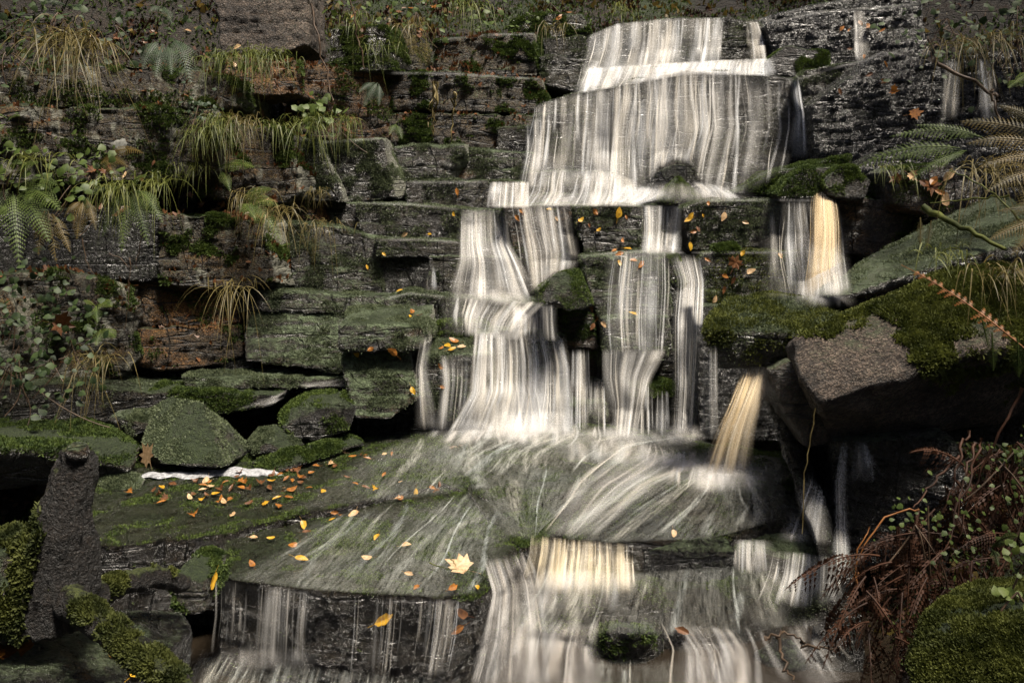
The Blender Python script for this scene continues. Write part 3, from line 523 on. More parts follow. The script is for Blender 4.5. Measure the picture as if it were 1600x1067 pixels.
def flow_object(name, P, mat, full, prof, vprof, eu, ev, base, mix, wander, tint, label, kind, cat, lift=.012, widths=1.0, short=0):
    """the surface P (rows along the flow) carries a thin even film plus many soft drawn-out threads"""
    SEED[0] += 1; r = np.random.RandomState(SEED[0] + 500); nv, nu = P.shape[:2]
    W = np.linalg.norm(np.diff(P, axis=1), axis=2).sum(1).mean(); L = np.linalg.norm(np.diff(P, axis=0), axis=2).sum(0).mean()
    dist = np.median(np.linalg.norm(P - np.array(EYE), axis=2)); Wp = W / dist * FPX; Lp = L / dist * FPX
    uu = np.linspace(0, 1, 101); pr = np.interp(uu, np.linspace(0, 1, len(prof)), prof) if prof else np.ones(101)
    ee = eu if isinstance(eu, tuple) else (eu, eu)
    def ease(x, e): return smooth(0, 1, np.clip(x / max(e, 1e-4), 0, 1))
    edge = lambda u: ease(u, ee[0]) * ease(1 - u, ee[1])
    vp = (lambda v: np.interp(v, np.linspace(0, 1, len(vprof)), vprof)) if vprof else (lambda v: np.ones_like(v))
    ev = ev if isinstance(ev, tuple) else (ev, ev)
    vend = lambda v: ease(v, ev[0]) * ease(1 - v, ev[1])
    VV, FF, DD, TT, UV = [], [], [], [], []; off = 0
    # the film
    u = np.linspace(0, 1, nu); v = np.linspace(0, 1, nv); q = P.reshape(-1, 3)
    cloud = (.75 + .9 * fbm(np.stack([np.tile(u, nv) * W * 7, np.repeat(v, nu) * L * 1.6, np.full(nv * nu, SEED[0] * 1.3)], 1), 3)).reshape(nv, nu)
    d = base * .45 * cloud * np.interp(u, uu, pr)[None] * edge(u)[None] * vp(v)[:, None] * vend(v)[:, None]
    i = np.arange(nv * nu).reshape(nv, nu); FF.append(np.stack([i[:-1, :-1], i[1:, :-1], i[1:, 1:], i[:-1, 1:]], -1).reshape(-1, 4))
    VV.append(q); DD.append(np.clip(d, 0, 1).ravel()); TT.append(np.clip(tint + .6 * fbm(q * 3.1, 2), 0, 1)); UV.append(np.stack([np.tile(u * W, nv), np.repeat(v * L, nu)], 1)); off += nv * nu
    cdf = np.cumsum(np.maximum(pr, 0) * edge(uu) + 1e-5); cdf /= cdf[-1]
    kinds = [(Wp / 18 * mix[0], 11, 26, .12, .32, .8), (Wp / 8.5 * mix[1], 3, 9, .14, .50, .75), (Wp / 5 * mix[2], 1.2, 3.0, .14, .50, .65)]
    pr = pr * np.clip(.58 + 2.7 * fbm(np.stack([uu * Wp / 34 + SEED[0] * 5.1, uu * 0, uu * 0], 1), 2), .06, 1.8)     # the flow gathers into braids
    if short: kinds = [(kinds[0][0], 12, 30, .06, .18, .5), (kinds[1][0] / short * .6, 3, 8, .08, .26, short), (kinds[2][0] / short * .7, 1.6, 3.4, .10, .30, short)]
    X5 = np.array([-1, -.55, 0, .55, 1]); B5 = np.array([0, .55, 1, .55, 0])
    for kk, (cnt, w0, w1, a0, a1, ln) in enumerate(kinds):
        for _ in range(int(cnt * full + r.rand())):
            m = int(np.clip(Lp / 7, 6, 44)); u0 = np.interp(r.rand(), cdf, uu) + r.normal() * .01
            l = min(1, r.uniform(ln * .55, 1.25)); s0 = 0 if r.rand() < .45 or l >= 1 else r.uniform(0, 1 - l); t = np.linspace(0, 1, m); v_ = s0 + min(l, 1 - s0) * t
            wd = r.uniform(w0, w1) * widths * dist / FPX / W * .5
            c = u0 + wander * .6 * pnoise(np.stack([v_ * L * 1.5 + r.rand() * 50, np.full(m, u0 * 3), np.full(m, kk * 7.)], 1)) + wander * .5 * pnoise(np.stack([v_ * L * 1.1, np.full(m, u0 * W * 4), np.full(m, SEED[0] * 1.7)], 1))
            wv = wd * (.7 + .6 * t) * (1 + .35 * pnoise(np.stack([v_ * L * 3 + r.rand() * 50, v_ * 0, v_ * 0], 1)))
            U = c[:, None] + X5[None] * wv[:, None]; Vq = np.repeat(v_[:, None], 5, 1)
            Q = sample(P, Vq, U); over = np.clip(U, 0, 1) - U                        # threads may stray a little past the border
            side = P[:, -1] - P[:, 0]; Q = Q - np.stack([np.interp(Vq, v, side[:, k]) for k in range(3)], -1) * over[..., None]
            to = np.array(EYE) - Q; to /= np.linalg.norm(to, axis=2)[..., None]; Q = Q + to * lift * r.uniform(.1, 1)
            a = r.uniform(a0, a1) * min(1.0, .34 + .38 * full); f0 = .10 if s0 == 0 else .25; f1 = .12 if s0 + l >= 1 else .35
            al = a * ease(t, f0) * ease(1 - t, f1) * vp(v_) * ease(v_ + .02, ev[0] * .7) * ease(1.02 - v_, ev[1] * .7) * (1 + .3 * pnoise(np.stack([v_ * L * 4, v_ * 0 + u0 * 99, v_ * 0], 1)))
            i = np.arange(m * 5).reshape(m, 5) + off; FF.append(np.stack([i[:-1, :-1], i[1:, :-1], i[1:, 1:], i[:-1, 1:]], -1).reshape(-1, 4))
            VV.append(Q.reshape(-1, 3)); DD.append(np.clip(al[:, None] * B5[None], 0, 1).ravel()); TT.append(np.full(m * 5, np.clip(tint + r.normal() * .38, 0, 1))); UV.append(np.stack([U.ravel() * W, Vq.ravel() * L], 1)); off += m * 5
    V = np.concatenate(VV); D = np.concatenate(DD); T_ = np.concatenate(TT); F = np.concatenate(FF); UVa = np.concatenate(UV)
    b_ = np.array([V[:, 0].mean(), V[:, 1].mean(), V[:, 2].min()])
    me = fast_mesh(name, V - b_, F); uvl = me.uv_layers.new(name='flow'); li = np.empty(len(me.loops), np.int32); me.loops.foreach_get('vertex_index', li)
    uvl.data.foreach_set('uv', (UVa[li] + SEED[0] * 1.37).astype(np.float32).ravel())
    for nm, val in (('dens', D), ('tint', T_)):
        at_ = me.attributes.new(nm, 'FLOAT', 'POINT'); at_.data.foreach_set('value', val.astype(np.float32))
    me.materials.append(M[mat]); o = bpy.data.objects.new(name, me); COL.objects.link(o); o.location = b_
    return tag(o, label, cat, None, kind)
def drape(rows, fall, step, off):
    tot = sum(np.hypot(*(np.array(a[len(a) // 2]) - np.array(b[len(b) // 2]))) for a, b in zip(rows[:-1], rows[1:]))
    wpx = max(np.hypot(*(np.array(r[-1]) - np.array(r[0]))) for r in rows)
    nu = max(7, int(wpx / step)); nv = max(9, int(tot / step)); Rr = np.stack([resample(r, nu) for r in rows])
    ln = np.concatenate([[0], np.cumsum(np.linalg.norm(np.diff(Rr.mean(1), axis=0), axis=1))]); ln /= ln[-1]
    t = np.linspace(0, 1, nv); px = np.empty((nv, nu, 2))
    for j in range(nu):
        for c in (0, 1): px[:, j, c] = np.interp(t, ln, Rr[:, j, c])
    for _ in range(2): px[1:-1] = (px[:-2] + 2 * px[1:-1] + px[2:]) / 4
    Y = np.empty((nv, nu)); D = np.empty((nv, nu, 3))
    for a in range(nv):
        for b in range(nu):
            r = ray(*px[a, b]); h = BVH.ray_cast(EYE, r.normalized())[0]
            D[a, b] = r; Y[a, b] = h.y if h is not None else 9
    if fall: Y = np.minimum.accumulate(Y, axis=0)            # falling water never runs back under an overhang
    k = 3 if fall else 1
    for ax in (0, 1):                                        # nearest rock round about, then evened out: water bridges the small hollows
        pad = [(0, 0), (0, 0)]; pad[ax] = (k, k); B_ = np.pad(Y, pad, mode='edge'); n_ = Y.shape[ax]
        Y = np.min([np.take(B_, range(j, j + n_), axis=ax) for j in range(2 * k + 1)], axis=0)
    Y = blur(blur(Y, k, 0), k, 1)
    T = Y / D[..., 1]; P = np.array(EYE) + D * (T - off / np.linalg.norm(D, axis=2))[..., None]
    if not fall: P[..., 2] += .005
    return P
def water(rows, full=1.0, mat='veil', label=None, prof=None, vprof=None, eu=.18, ev=(.05, .10), base=.28, mix=(1.15, .85, .55), wander=.05, tint=.5, fall=True, step=3.6, off=.008, name='waterfall', kind=None, widths=1.0, short=0):
    return flow_object(name, drape(rows, fall, step, off), mat, full, prof, vprof, eu, ev, base, mix, wander, tint, label, kind, 'waterfall' if kind is None else None, .014 if fall else .006, widths, short)
def spout(path, label, mat='tan', full=1.6, base=.55, tint=.6):
    """a free jet: a bowed sheet along an arc; path: (px, py, Y, half width in px)"""
    p = np.array(path, float); n = 46; t = np.linspace(0, 1, n); tt = np.linspace(0, 1, len(p))
    cs = [blur(np.interp(t, tt, p[:, k])[None, :], 4, 1)[0] for k in range(4)]
    nu = 24; ang = np.linspace(-1.5, 1.5, nu); P = np.empty((n, nu, 3))
    for a in range(n):
        c = at(cs[0][a], cs[1][a], cs[2][a]); wv = cs[3][a] / FPX * cs[2][a]
        for b in range(nu): P[a, b] = (c.x + math.sin(ang[b]) * wv, c.y - math.cos(ang[b]) * wv * .6, c.z)
    return flow_object('waterfall', P, mat, full, [.5, .9, 1, 1, .9, .5], None, .5, (.02, .25), base, (1.4, 1.1, 1.2), .16, tint, label, None, 'waterfall', .02)

S = dict(kind='structure', name='water', fall=False, mat='film_water')
SF = dict(base=.21, mix=(.45, .05, 0), wander=.16, **S)          # thin water combed over a slab
SW = dict(base=.30, mix=(1.5, .3, .04), wander=.10, **S)
SW['mat'] = 'soft_water'          # thick white water
# ---- upper fall
water([[(918, 56), (962, 37), (1040, 28), (1136, 27)], [(914, 80), (1000, 72), (1060, 68), (1132, 64)], [(904, 118), (1000, 106), (1060, 104), (1128, 100)]], 1.25, label='topmost curtain of fine cream streaks', prof=[.9, 1.1, 1.1, 1.15, 1, 1, .8], eu=.05, base=.36, ev=(.03, .02))
water([[(1164, 32), (1186, 34)], [(1168, 60), (1194, 62)], [(1172, 98), (1200, 99)]], 1.6, label='single strand right of the topmost curtain', eu=.3, base=.35, tint=.8)
water([[(906, 106), (1000, 101), (1100, 95), (1218, 90)], [(902, 122), (1000, 112), (1100, 103), (1214, 100)], [(890, 150), (960, 138), (1075, 117), (1216, 120)]], 1.3, label='low white band of water below the topmost curtain', eu=.08, ev=(.15, .12), base=.62, mix=(2, 1, .6), tint=.35)
water([[(926, 92), (940, 96)], [(912, 118), (928, 122)], [(902, 142), (922, 146)]], 1.0, label='slanting white tail left of the low white band', eu=.3)
water([[(962, 130), (1010, 118), (1075, 107), (1160, 111), (1240, 119)], [(958, 200), (1020, 200), (1090, 200), (1160, 200), (1246, 200)], [(950, 300), (1008, 300), (1028, 268), (1052, 254), (1078, 258), (1100, 306), (1160, 312), (1232, 268)]], 1.15, label='widest curtain, falling in cream and grey streaks over the broad dark ledge', prof=[1.25, 1.2, 1.05, 1.2, 1.1, .9, 1.05, .7, .6, .32, .28, .4], eu=.04, ev=(.03, .10), base=.20, vprof=[1, .95, .95, 1.1])
water([[(1232, 120), (1250, 122)], [(1240, 180), (1260, 184)], [(1232, 252), (1266, 246)]], 1.1, label='bluish strand at the right end of the widest curtain', eu=.3, tint=.0, base=.2)
water([[(832, 166), (880, 150), (930, 138), (972, 130)], [(828, 200), (890, 195), (930, 195), (968, 195)], [(816, 276), (880, 278), (930, 282), (966, 298)]], 1.05, label='left shoulder of the upper fall stepping over two blocks', prof=[.7, 1.0, .45, .8, 1.4, 1.4, 1.3], eu=.08, base=.24)
water([[(820, 192), (848, 180)], [(820, 230), (848, 232)], [(808, 290), (842, 290)]], 1.1, label='outermost white thread at the left of the upper fall', eu=.3, tint=.3)
water([[(818, 268), (880, 264), (960, 268), (1004, 286)], [(812, 300), (880, 302), (960, 305), (1006, 310)], [(792, 324), (880, 323), (960, 323), (1006, 324)]], 1.25, label='low veil over the step at the foot of the widest curtain', prof=[.7, 1, .6, 1.2, 1.4, 1.4], vprof=[1.1, .8, 1.25], ev=(.1, .05), base=.38)
water([[(962, 286), (1020, 292), (1050, 300)], [(950, 304), (1000, 308), (1040, 310)], [(940, 320), (990, 320), (1010, 320)]], .8, label='churning white water beside the small wet cobble', base=.8, eu=.2, ev=.2, mix=(2, .6, .3), tint=.3)
water([[(1075, 280), (1130, 290)], [(1095, 298), (1150, 302)], [(1090, 314), (1170, 314)]], .7, label='white water right of the green pointed boulder', base=.7, eu=.25, ev=.25, mix=(2, .6, .3), tint=.3)
water([[(764, 284), (830, 283)], [(760, 326), (828, 326)]], 1.3, label='short cream fall left of the low veil', ev=(.06, .06), base=.42)
# ---- left cascade
water([[(716, 326), (794, 328)], [(712, 378), (800, 380)], [(710, 408), (816, 412)], [(690, 470), (846, 476)]], 1.25, label='left cascade dropping over two narrow ledges', prof=[.4, .7, 1, 1.25, 1.3, 1.1, .7], vprof=[.95, 1.0, 1.0, .95, 1.15], base=.32, ev=(.03, .06))
water([[(786, 321), (840, 319), (897, 319)], [(798, 390), (850, 390), (908, 400)], [(808, 474), (832, 466), (866, 430), (904, 420)]], 1.0, label='grey sheet down the tall rock column', prof=[.3, .35, 1.2, 1.25, 1.1, .5, .9, 1.3], base=.26, ev=(.03, .1))
water([[(1000, 320), (1068, 321)], [(1002, 360), (1064, 355)], [(1000, 396), (1060, 398)]], 1.25, label='narrow fall between two mossy leaf dotted blocks', prof=[1.3, 1.1, .8, .5], vprof=[.9, .9, 1.3], base=.34)
water([[(944, 394), (1000, 389), (1050, 396)], [(934, 450), (1052, 450)], [(932, 497), (1050, 497)], [(940, 556), (1046, 556)]], .7, label='thin sheet sliding over the sloping green block', prof=[.3, .7, 1.1, 1.1, .9, .6], vprof=[1.1, .85, .9, 1.2], base=.15, mix=(.7, .7, 1.1))
water([[(938, 544), (1046, 544)], [(942, 590), (1018, 590)], [(952, 632), (1006, 632)], [(950, 688), (996, 688)]], 1.25, label='centre fall that narrows to a cream stem', prof=[.4, .9, 1.25, .9, .4], eu=.25, base=.34)
water([[(1040, 396), (1100, 398)], [(1054, 440), (1106, 440)], [(1048, 500), (1104, 492)], [(1050, 600), (1096, 600)], [(1044, 692), (1092, 692)]], 1.6, label='strong plunging jet right of the centre fall', prof=[.3, .9, 1.2, .9, .4], vprof=[.6, 1.1, 1, 1, 1.1], eu=.25, base=.42)
water([[(684, 462), (780, 467), (856, 472)], [(686, 490), (780, 500), (820, 506)], [(690, 524), (790, 530), (806, 534)]], .95, label='thin veil over the ledge with the mossy lip', prof=[.4, .7, 1.2, 1.4], ev=(.06, .1), base=.26)
water([[(792, 476), (872, 476)], [(794, 500), (872, 502)], [(790, 532), (876, 534)]], 1.3, label='short ruled curtain with brown streaks', prof=[.9, 1.1, .8, 1.1, .9, 1.1], ev=(.04, .12), base=.34, tint=.65)
water([[(738, 516), (800, 519), (884, 523)], [(732, 560), (800, 560), (896, 572)], [(728, 615), (800, 612), (898, 618)], [(690, 684), (770, 686), (905, 682)]], 1.5, label='creamy lower fall spreading to the back slab', prof=[.6, 1.2, 1.3, .9, .8, .95, .5], vprof=[1, .9, 1.0, 1.2, 1, .95], eu=.12, base=.36, ev=(.05, .1))
water([[(740, 596), (800, 590), (860, 596)], [(730, 625), (800, 618), (875, 625)], [(715, 676), (800, 678), (890, 676)]], .8, label='foaming mound low in the creamy lower fall', base=.66, mix=(2, 1, .4), eu=.3, ev=(.35, .1), tint=.45)
water([[(684, 554), (766, 554)], [(688, 600), (760, 600)], [(680, 674), (752, 676)]], .75, label='thin veil over the square mossy block', prof=[1.0, .9, .4, .5, .4], ev=(.04, .1), base=.14)
water([[(656, 526), (678, 524)], [(648, 575), (670, 575)], [(646, 672), (690, 674)]], .95, label='trickle between the tilted block and the square mossy block', eu=.3, base=.16)
water([[(1186, 314), (1250, 312), (1322, 317)], [(1180, 390), (1260, 392), (1330, 393)], [(1186, 470), (1260, 472), (1338, 455)]], 1.0, label='wide thin sheet beside the tan spout of the middle row', prof=[.25, .4, .7, 1.2, 1.3, .8], base=.24)
for k, (x, y0, y1, wd, f, wh) in enumerate([(905, 545, 678, 34, .9, 'beside the creamy fall'), (1010, 600, 682, 26, .7, 'right of the narrow cream stem'), (1108, 540, 688, 30, .7, 'beside the plunging jet'), (934, 590, 682, 24, .7, 'left of the narrow cream stem'), (1034, 610, 684, 22, .6, 'left of the plunging jet')]):
    water([[(x - wd / 2, y0), (x + wd / 2, y0)], [(x - wd / 2 - 3, y1), (x + wd / 2 + 2, y1)]], f, label='fine drips over dark lower rock ' + wh, eu=.25, ev=(.15, .15), base=.08, mix=(.8, 1.4, 2))
for x, y0, y1, wh in [(672, 410, 460, 'on the wet dark block'),]:
    water([[(x - 8, y0), (x + 8, y0)], [(x - 12, y1), (x + 10, y1)]], .3, label='faint drip threads ' + wh, eu=.25, ev=(.1, .2), base=.05, mix=(.5, 1, 2))
spout([(1286, 292, 5.70, 15), (1287, 318, 5.52, 22), (1287, 360, 5.42, 27), (1286, 410, 5.36, 30), (1284, 474, 5.32, 36)], 'thick tan spout of the middle row pouring beside the domed mossy stone', tint=.75)
spout([(1190, 552, 4.26, 24), (1182, 576, 4.12, 26), (1166, 620, 4.08, 29), (1148, 670, 4.09, 34), (1130, 752, 4.13, 46)], 'big tan spout gushing from under the green overhanging slab', full=1.35, base=.42, tint=.65)
# ---- small falls off the flat slabs
water([[(824, 834), (900, 842), (1010, 850)], [(822, 860), (900, 866), (1010, 872)], [(806, 925), (900, 940), (1015, 930)]], 1.5, mat='gold', label='golden lip of water under the domed slab', prof=[.9, 1.2, 1.2, 1, .8, .35], ev=(.15, .65), eu=.28, base=.30, tint=.45)
water([[(1144, 842), (1210, 842)], [(1142, 868), (1212, 868)], [(1140, 896), (1216, 898)]], 1.2, label='small cream fall right of the black lip rock', ev=(.1, .25), base=.34, eu=.25)
water([[(1198, 858), (1250, 862), (1322, 872)], [(1190, 895), (1250, 902), (1324, 905)], [(1170, 940), (1250, 950), (1330, 952)]], 1.2, label='small fall at the right end of the domed slab', prof=[1.2, .6, 1, 1.2, .5, .3], ev=(.08, .25), base=.32)
water([[(330, 902), (400, 911), (508, 925)], [(330, 960), (400, 970), (500, 985)], [(322, 1020), (400, 1034), (500, 1044)]], .7, label='dark veil dripping off the front left edge of the front slab', prof=[.5, .7, .35, 1.1, 1.2, .7, .2], vprof=[1, .8, .6, .6], base=.06, mix=(1, .8, .8))
water([[(500, 925), (600, 932), (748, 936)], [(500, 985), (600, 990), (740, 1000)], [(500, 1050), (600, 1060), (725, 1066)]], .30, label='sparse drips along the front slab edge', prof=[.6, .2, .2, 1, .3, .2, 1.2, .8, .2], ev=(.03, .3), base=.05, mix=(.5, 1, 1.4))
water([[(1334, 688), (1354, 688)], [(1326, 720), (1366, 722)], [(1322, 752), (1372, 754)]], .8, label='pale fan of water under the shaded wall block', eu=.3, base=.25, tint=.1)
water([[(1313, 688), (1326, 688)], [(1304, 760), (1320, 760)], [(1306, 900), (1326, 900)]], 1.3, label='long thin thread of water under the shaded wall block', eu=.3, base=.2)
water([[(1333, 16), (1347, 16)], [(1334, 50), (1349, 50)], [(1336, 100), (1350, 100)]], 1.3, label='single thread over the dark right ledge', eu=.3, base=.2)
water([[(1474, 94), (1504, 94)], [(1464, 190), (1498, 190)]], .8, label='trickle left of two on the far right dark block', eu=.25, base=.12)
water([[(1524, 92), (1550, 92)], [(1534, 190), (1566, 188)]], .8, label='trickle right of two on the far right dark block', eu=.25, base=.12)
# ---- water running over the slabs
water([[(490, 808), (640, 782), (745, 764), (820, 836)], [(420, 860), (560, 850), (700, 835), (795, 875)], [(334, 904), (500, 925), (690, 936), (765, 928)]], .85, prof=[.4, .7, 1.05, 1.1, 1, .5], ev=(.2, .03), eu=.12, **SF)
water([[(560, 712), (640, 684), (745, 680)], [(500, 755), (600, 740), (748, 730)], [(420, 806), (580, 790), (745, 768)]], .8, prof=[.2, .8, 1.2], eu=.18, ev=(.15, .12), **SF)
water([[(640, 672), (760, 666), (900, 670), (1090, 684)], [(600, 698), (750, 710), (880, 704), (1000, 703)], [(580, 724), (740, 752), (870, 744), (975, 732)]], 1.0, prof=[.3, .9, 1.3, 1.2, 1.0], eu=.15, ev=(.1, .2), **SF)
water([[(640, 660), (760, 656), (900, 662), (1096, 678)], [(640, 676), (760, 672), (900, 680), (1096, 694)], [(620, 696), (760, 698), (900, 704), (1096, 708)]], .7, prof=[.3, .9, 1.2, .9, .8, .9, .7], eu=.2, ev=(.35, .45), **SW)
water([[(735, 742), (840, 728), (945, 725)], [(740, 768), (850, 772), (925, 768)], [(795, 840), (832, 848), (855, 818)]], .8, eu=.12, ev=(.15, .08), **SF)
water([[(1040, 722), (1085, 746), (1130, 752), (1200, 738)], [(930, 780), (1040, 798), (1150, 798), (1240, 765)], [(826, 840), (950, 850), (1110, 844), (1264, 802)]], 1.2, prof=[1.2, 1.05, .95, .9, .8], vprof=[1.6, 1.0, .85, .8], eu=.1, ev=(.08, .03), **SF)
water([[(960, 686), (1080, 708), (1124, 730)], [(885, 750), (960, 762), (1040, 756)], [(834, 832), (880, 842), (935, 842)]], .8, prof=[.5, 1.1, .7], vprof=[1.2, 1, .8], eu=.3, ev=(.12, .08), **SW)
water([[(850, 690), (960, 684), (1110, 706)], [(850, 708), (960, 706), (1110, 724)], [(850, 726), (960, 728), (1100, 746)]], .7, eu=.25, ev=.4, **SW)
water([[(1050, 712), (1130, 722), (1230, 716)], [(1040, 735), (1130, 748), (1235, 735)], [(1030, 764), (1130, 778), (1240, 756)]], .8, prof=[.9, 1.3, .6], eu=.3, ev=(.35, .5), **SW)
water([[(824, 886), (1000, 894), (1150, 884), (1250, 900)], [(798, 930), (1000, 938), (1150, 932), (1262, 935)], [(756, 985), (950, 992), (1130, 998), (1290, 970)]], .85, vprof=[1.35, .95, 1.0], eu=.1, ev=(.06, .05), **SF)
water([[(816, 884), (900, 892), (1000, 896)], [(800, 915), (900, 925), (1000, 922)], [(790, 965), (900, 970), (1000, 960)]], .55, prof=[1, 1, .6], eu=.3, ev=(.2, .6), **SW)
water([[(748, 874), (830, 858)], [(764, 930), (850, 905)], [(748, 1000), (872, 990)], [(725, 1080), (880, 1080)]], .95, prof=[.8, 1.2, .9, .5], vprof=[.9, 1, .9, .7], eu=.3, ev=(.12, .03), **SW)
water([[(850, 985), (950, 966)], [(840, 1030), (940, 1015)], [(820, 1085), (965, 1085)]], .75, eu=.3, ev=(.2, .03), **SW)
water([[(1020, 968), (1150, 980), (1300, 952)], [(1045, 1015), (1150, 1020), (1316, 1000)], [(1040, 1085), (1200, 1085), (1366, 1060)]], .65, prof=[1.3, 1.2, .9, .12, .15, .8, .5], eu=.2, ev=(.2, .03), **SW)
water([[(790, 958), (925, 972)], [(780, 990), (905, 995)], [(770, 1030), (900, 1035)]], .5, eu=.3, ev=.4, **SW)
water([[(920, 1030), (1070, 1030)], [(915, 1085), (1080, 1085)]], .6, eu=.2, ev=(.3, .03), **SF)
water([[(280, 1008), (500, 1044), (740, 1066)], [(240, 1090), (500, 1100), (740, 1100)]], .5, prof=[.6, 1.1, 1, .5, .5], eu=.15, ev=(.25, .03), base=.16, mix=(1.2, .8, .5), wander=.08, **S)
water([[(548, 590), (548, 606)], [(470, 599), (470, 613)], [(420, 620), (434, 634)], [(342, 648), (396, 664)]], .45, eu=.35, ev=(.05, .2), tint=.2, **SW)
water([[(1258, 735), (1296, 770)], [(1228, 800), (1300, 810)], [(1205, 846), (1305, 856)]], .9, eu=.3, ev=(.2, .1), **SW)

# ---- spray where the falls strike
for a, b, y0, y1, d in [(690, 905, 648, 692, .5), (935, 1010, 660, 696, .55), (1035, 1100, 662, 698, .6), (1070, 1195, 706, 776, .75), (1090, 1165, 690, 750, .6), (1240, 1335, 440, 482, .5), (810, 1010, 300, 326, .45), (940, 1180, 286, 318, .4), (1000, 1064, 376, 402, .5), (700, 850, 452, 480, .45), (890, 1215, 92, 124, .35), (815, 970, 262, 300, .35), (815, 1010, 886, 930, .4), (330, 500, 1010, 1050, .35)]:
    water([[(a, y0), ((a + b) / 2, y0 - 3), (b, y0)], [(a - 4, (y0 + y1) / 2), (b + 4, (y0 + y1) / 2)], [(a - 8, y1), (b + 8, y1)]], .2, mix=(1, 0, 0), base=d, eu=.35, ev=(.5, .45), off=.045, kind='stuff', name='spray', mat='soft_water', tint=.4)

# ---- wet glints along the rock lips, painted on as thin pale water strips
for r in [[(1196, 37), (1270, 20), (1350, 12), (1445, 5)], [(1170, 34), (1250, 14), (1330, -2)], [(1212, 96), (1250, 122), (1300, 106), (1352, 94), (1378, 81), (1430, 85)], [(787, 321), (840, 318), (896, 318), (950, 318), (1003, 320)], [(1064, 324), (1100, 313), (1200, 311), (1316, 313)], [(675, 62), (770, 53), (842, 52)], [(600, 113), (700, 114), (852, 123)], [(500, 222), (600, 215)], [(635, 284), (765, 283)], [(555, 316), (640, 318), (725, 327)], [(586, 374), (665, 373), (725, 379)], [(600, 466), (640, 457), (700, 463)], [(905, 398), (1000, 391), (1100, 394), (1320, 393)]]:
    water([[(x, y - 2) for x, y in r], [(x, y + 1.5) for x, y in r], [(x, y + 5) for x, y in r]], .2, mix=(0, 0, 0), base=.24, eu=.12, ev=(.5, .6), step=2.2, off=.006, kind='structure', name='water', mat='soft_water', tint=.3, fall=True)
# ------------------------------------------------------------------ plants, moss, fallen leaves, wood
def mk_leaf(name, a, b, scale=30, trans=.35, rough=.5, spec=.3):
    g = NG(name); geo = g.n('ShaderNodeNewGeometry'); oi = g.n('ShaderNodeObjectInfo')
    n = g.noise(geo.outputs['Position'], scale, 3, .6)
    f = g.math('ADD', g.math('MULTIPLY', g.smap(n, .32, .68), .75), g.math('MULTIPLY', oi.outputs['Random'], .25))
    c = g.mix(f, a, b)
    p = g.n('ShaderNodeBsdfPrincipled'); g.l(c, p.inputs['Base Color']); p.inputs['Roughness'].default_value = rough; p.inputs['Specular IOR Level'].default_value = spec
    t = g.n('ShaderNodeBsdfTranslucent'); g.l(c, t.inputs[0]); m = g.n('ShaderNodeMixShader'); m.inputs[0].default_value = trans
    g.l(p.outputs[0], m.inputs[1]); g.l(t.outputs[0], m.inputs[2]); g.l(m.outputs[0], g.out.inputs[0]); return g.m
M['fern'] = mk_leaf('green_fern', (.035, .06, .012), (.11, .15, .035), 14)
M['fernlight'] = mk_leaf('light_green_fern', (.05, .085, .015), (.15, .19, .045), 14)
M['ferndark'] = mk_leaf('dark_grey_green_fern', (.025, .045, .022), (.07, .10, .055), 14)
M['fernbrown'] = mk_leaf('turning_fern', (.05, .045, .012), (.16, .11, .03), 9)
M['bracken'] = mk_leaf('dead_bracken', (.014, .007, .004), (.085, .036, .018), 12, .15, .6)
M['rust'] = mk_leaf('rusty_fern', (.12, .045, .012), (.30, .12, .03), 12, .25)
M['straw'] = mk_leaf('straw_grass', (.05, .045, .014), (.21, .165, .06), 16)
M['grass'] = mk_leaf('green_grass', (.04, .06, .01), (.16, .17, .04), 16)
M['mossleaf'] = mk_leaf('moss_leaves', (.025, .045, .010), (.10, .14, .028), 25, .3, .7)
M['mossbright'] = mk_leaf('bright_moss_leaves', (.028, .038, .007), (.14, .155, .032), 12, .3, .7)
M['mossshade'] = mk_leaf('shaded_moss_leaves', (.02, .028, .006), (.095, .105, .022), 14, .3, .7)  # moss colour darkened to carry the shade of the left foreground
M['mossgrey'] = mk_leaf('grey_green_moss_leaves', (.045, .06, .028), (.17, .20, .11), 25, .3, .6)
M['ivy'] = mk_leaf('ivy_leaves', (.012, .024, .009), (.05, .075, .022), 20, .2, .55, .25)
M['yellow_leaf'] = mk_leaf('yellow_leaf', (.34, .17, .015), (.60, .36, .03), 90, .25, .4)
M['orange_leaf'] = mk_leaf('orange_leaf', (.17, .062, .014), (.38, .155, .028), 90, .25, .4)
M['brown_leaf'] = mk_leaf('brown_leaf', (.07, .028, .011), (.17, .075, .03), 70, .2, .45)
M['pale_leaf'] = mk_leaf('pale_tan_leaf', (.34, .20, .09), (.60, .42, .24), 70, .2, .45)
M['bark'] = mk_rock('wet_bark', dry=.5, dark=(.003, .0025, .002), light=(.026, .018, .012), moss=.48, mosscol=((.03, .045, .008), (.12, .14, .03)), seed=31.0, rough=.45, cracks=False)
M['lichen'] = mk_leaf('pale_lichen', (.16, .16, .14), (.30, .30, .27), 60, 0, .8)
M['root'] = mk_leaf('pale_roots', (.08, .06, .02), (.24, .19, .08), 20, .1)
M['twig'] = mk_leaf('brown_twig', (.03, .018, .010), (.12, .08, .05), 20, .0)

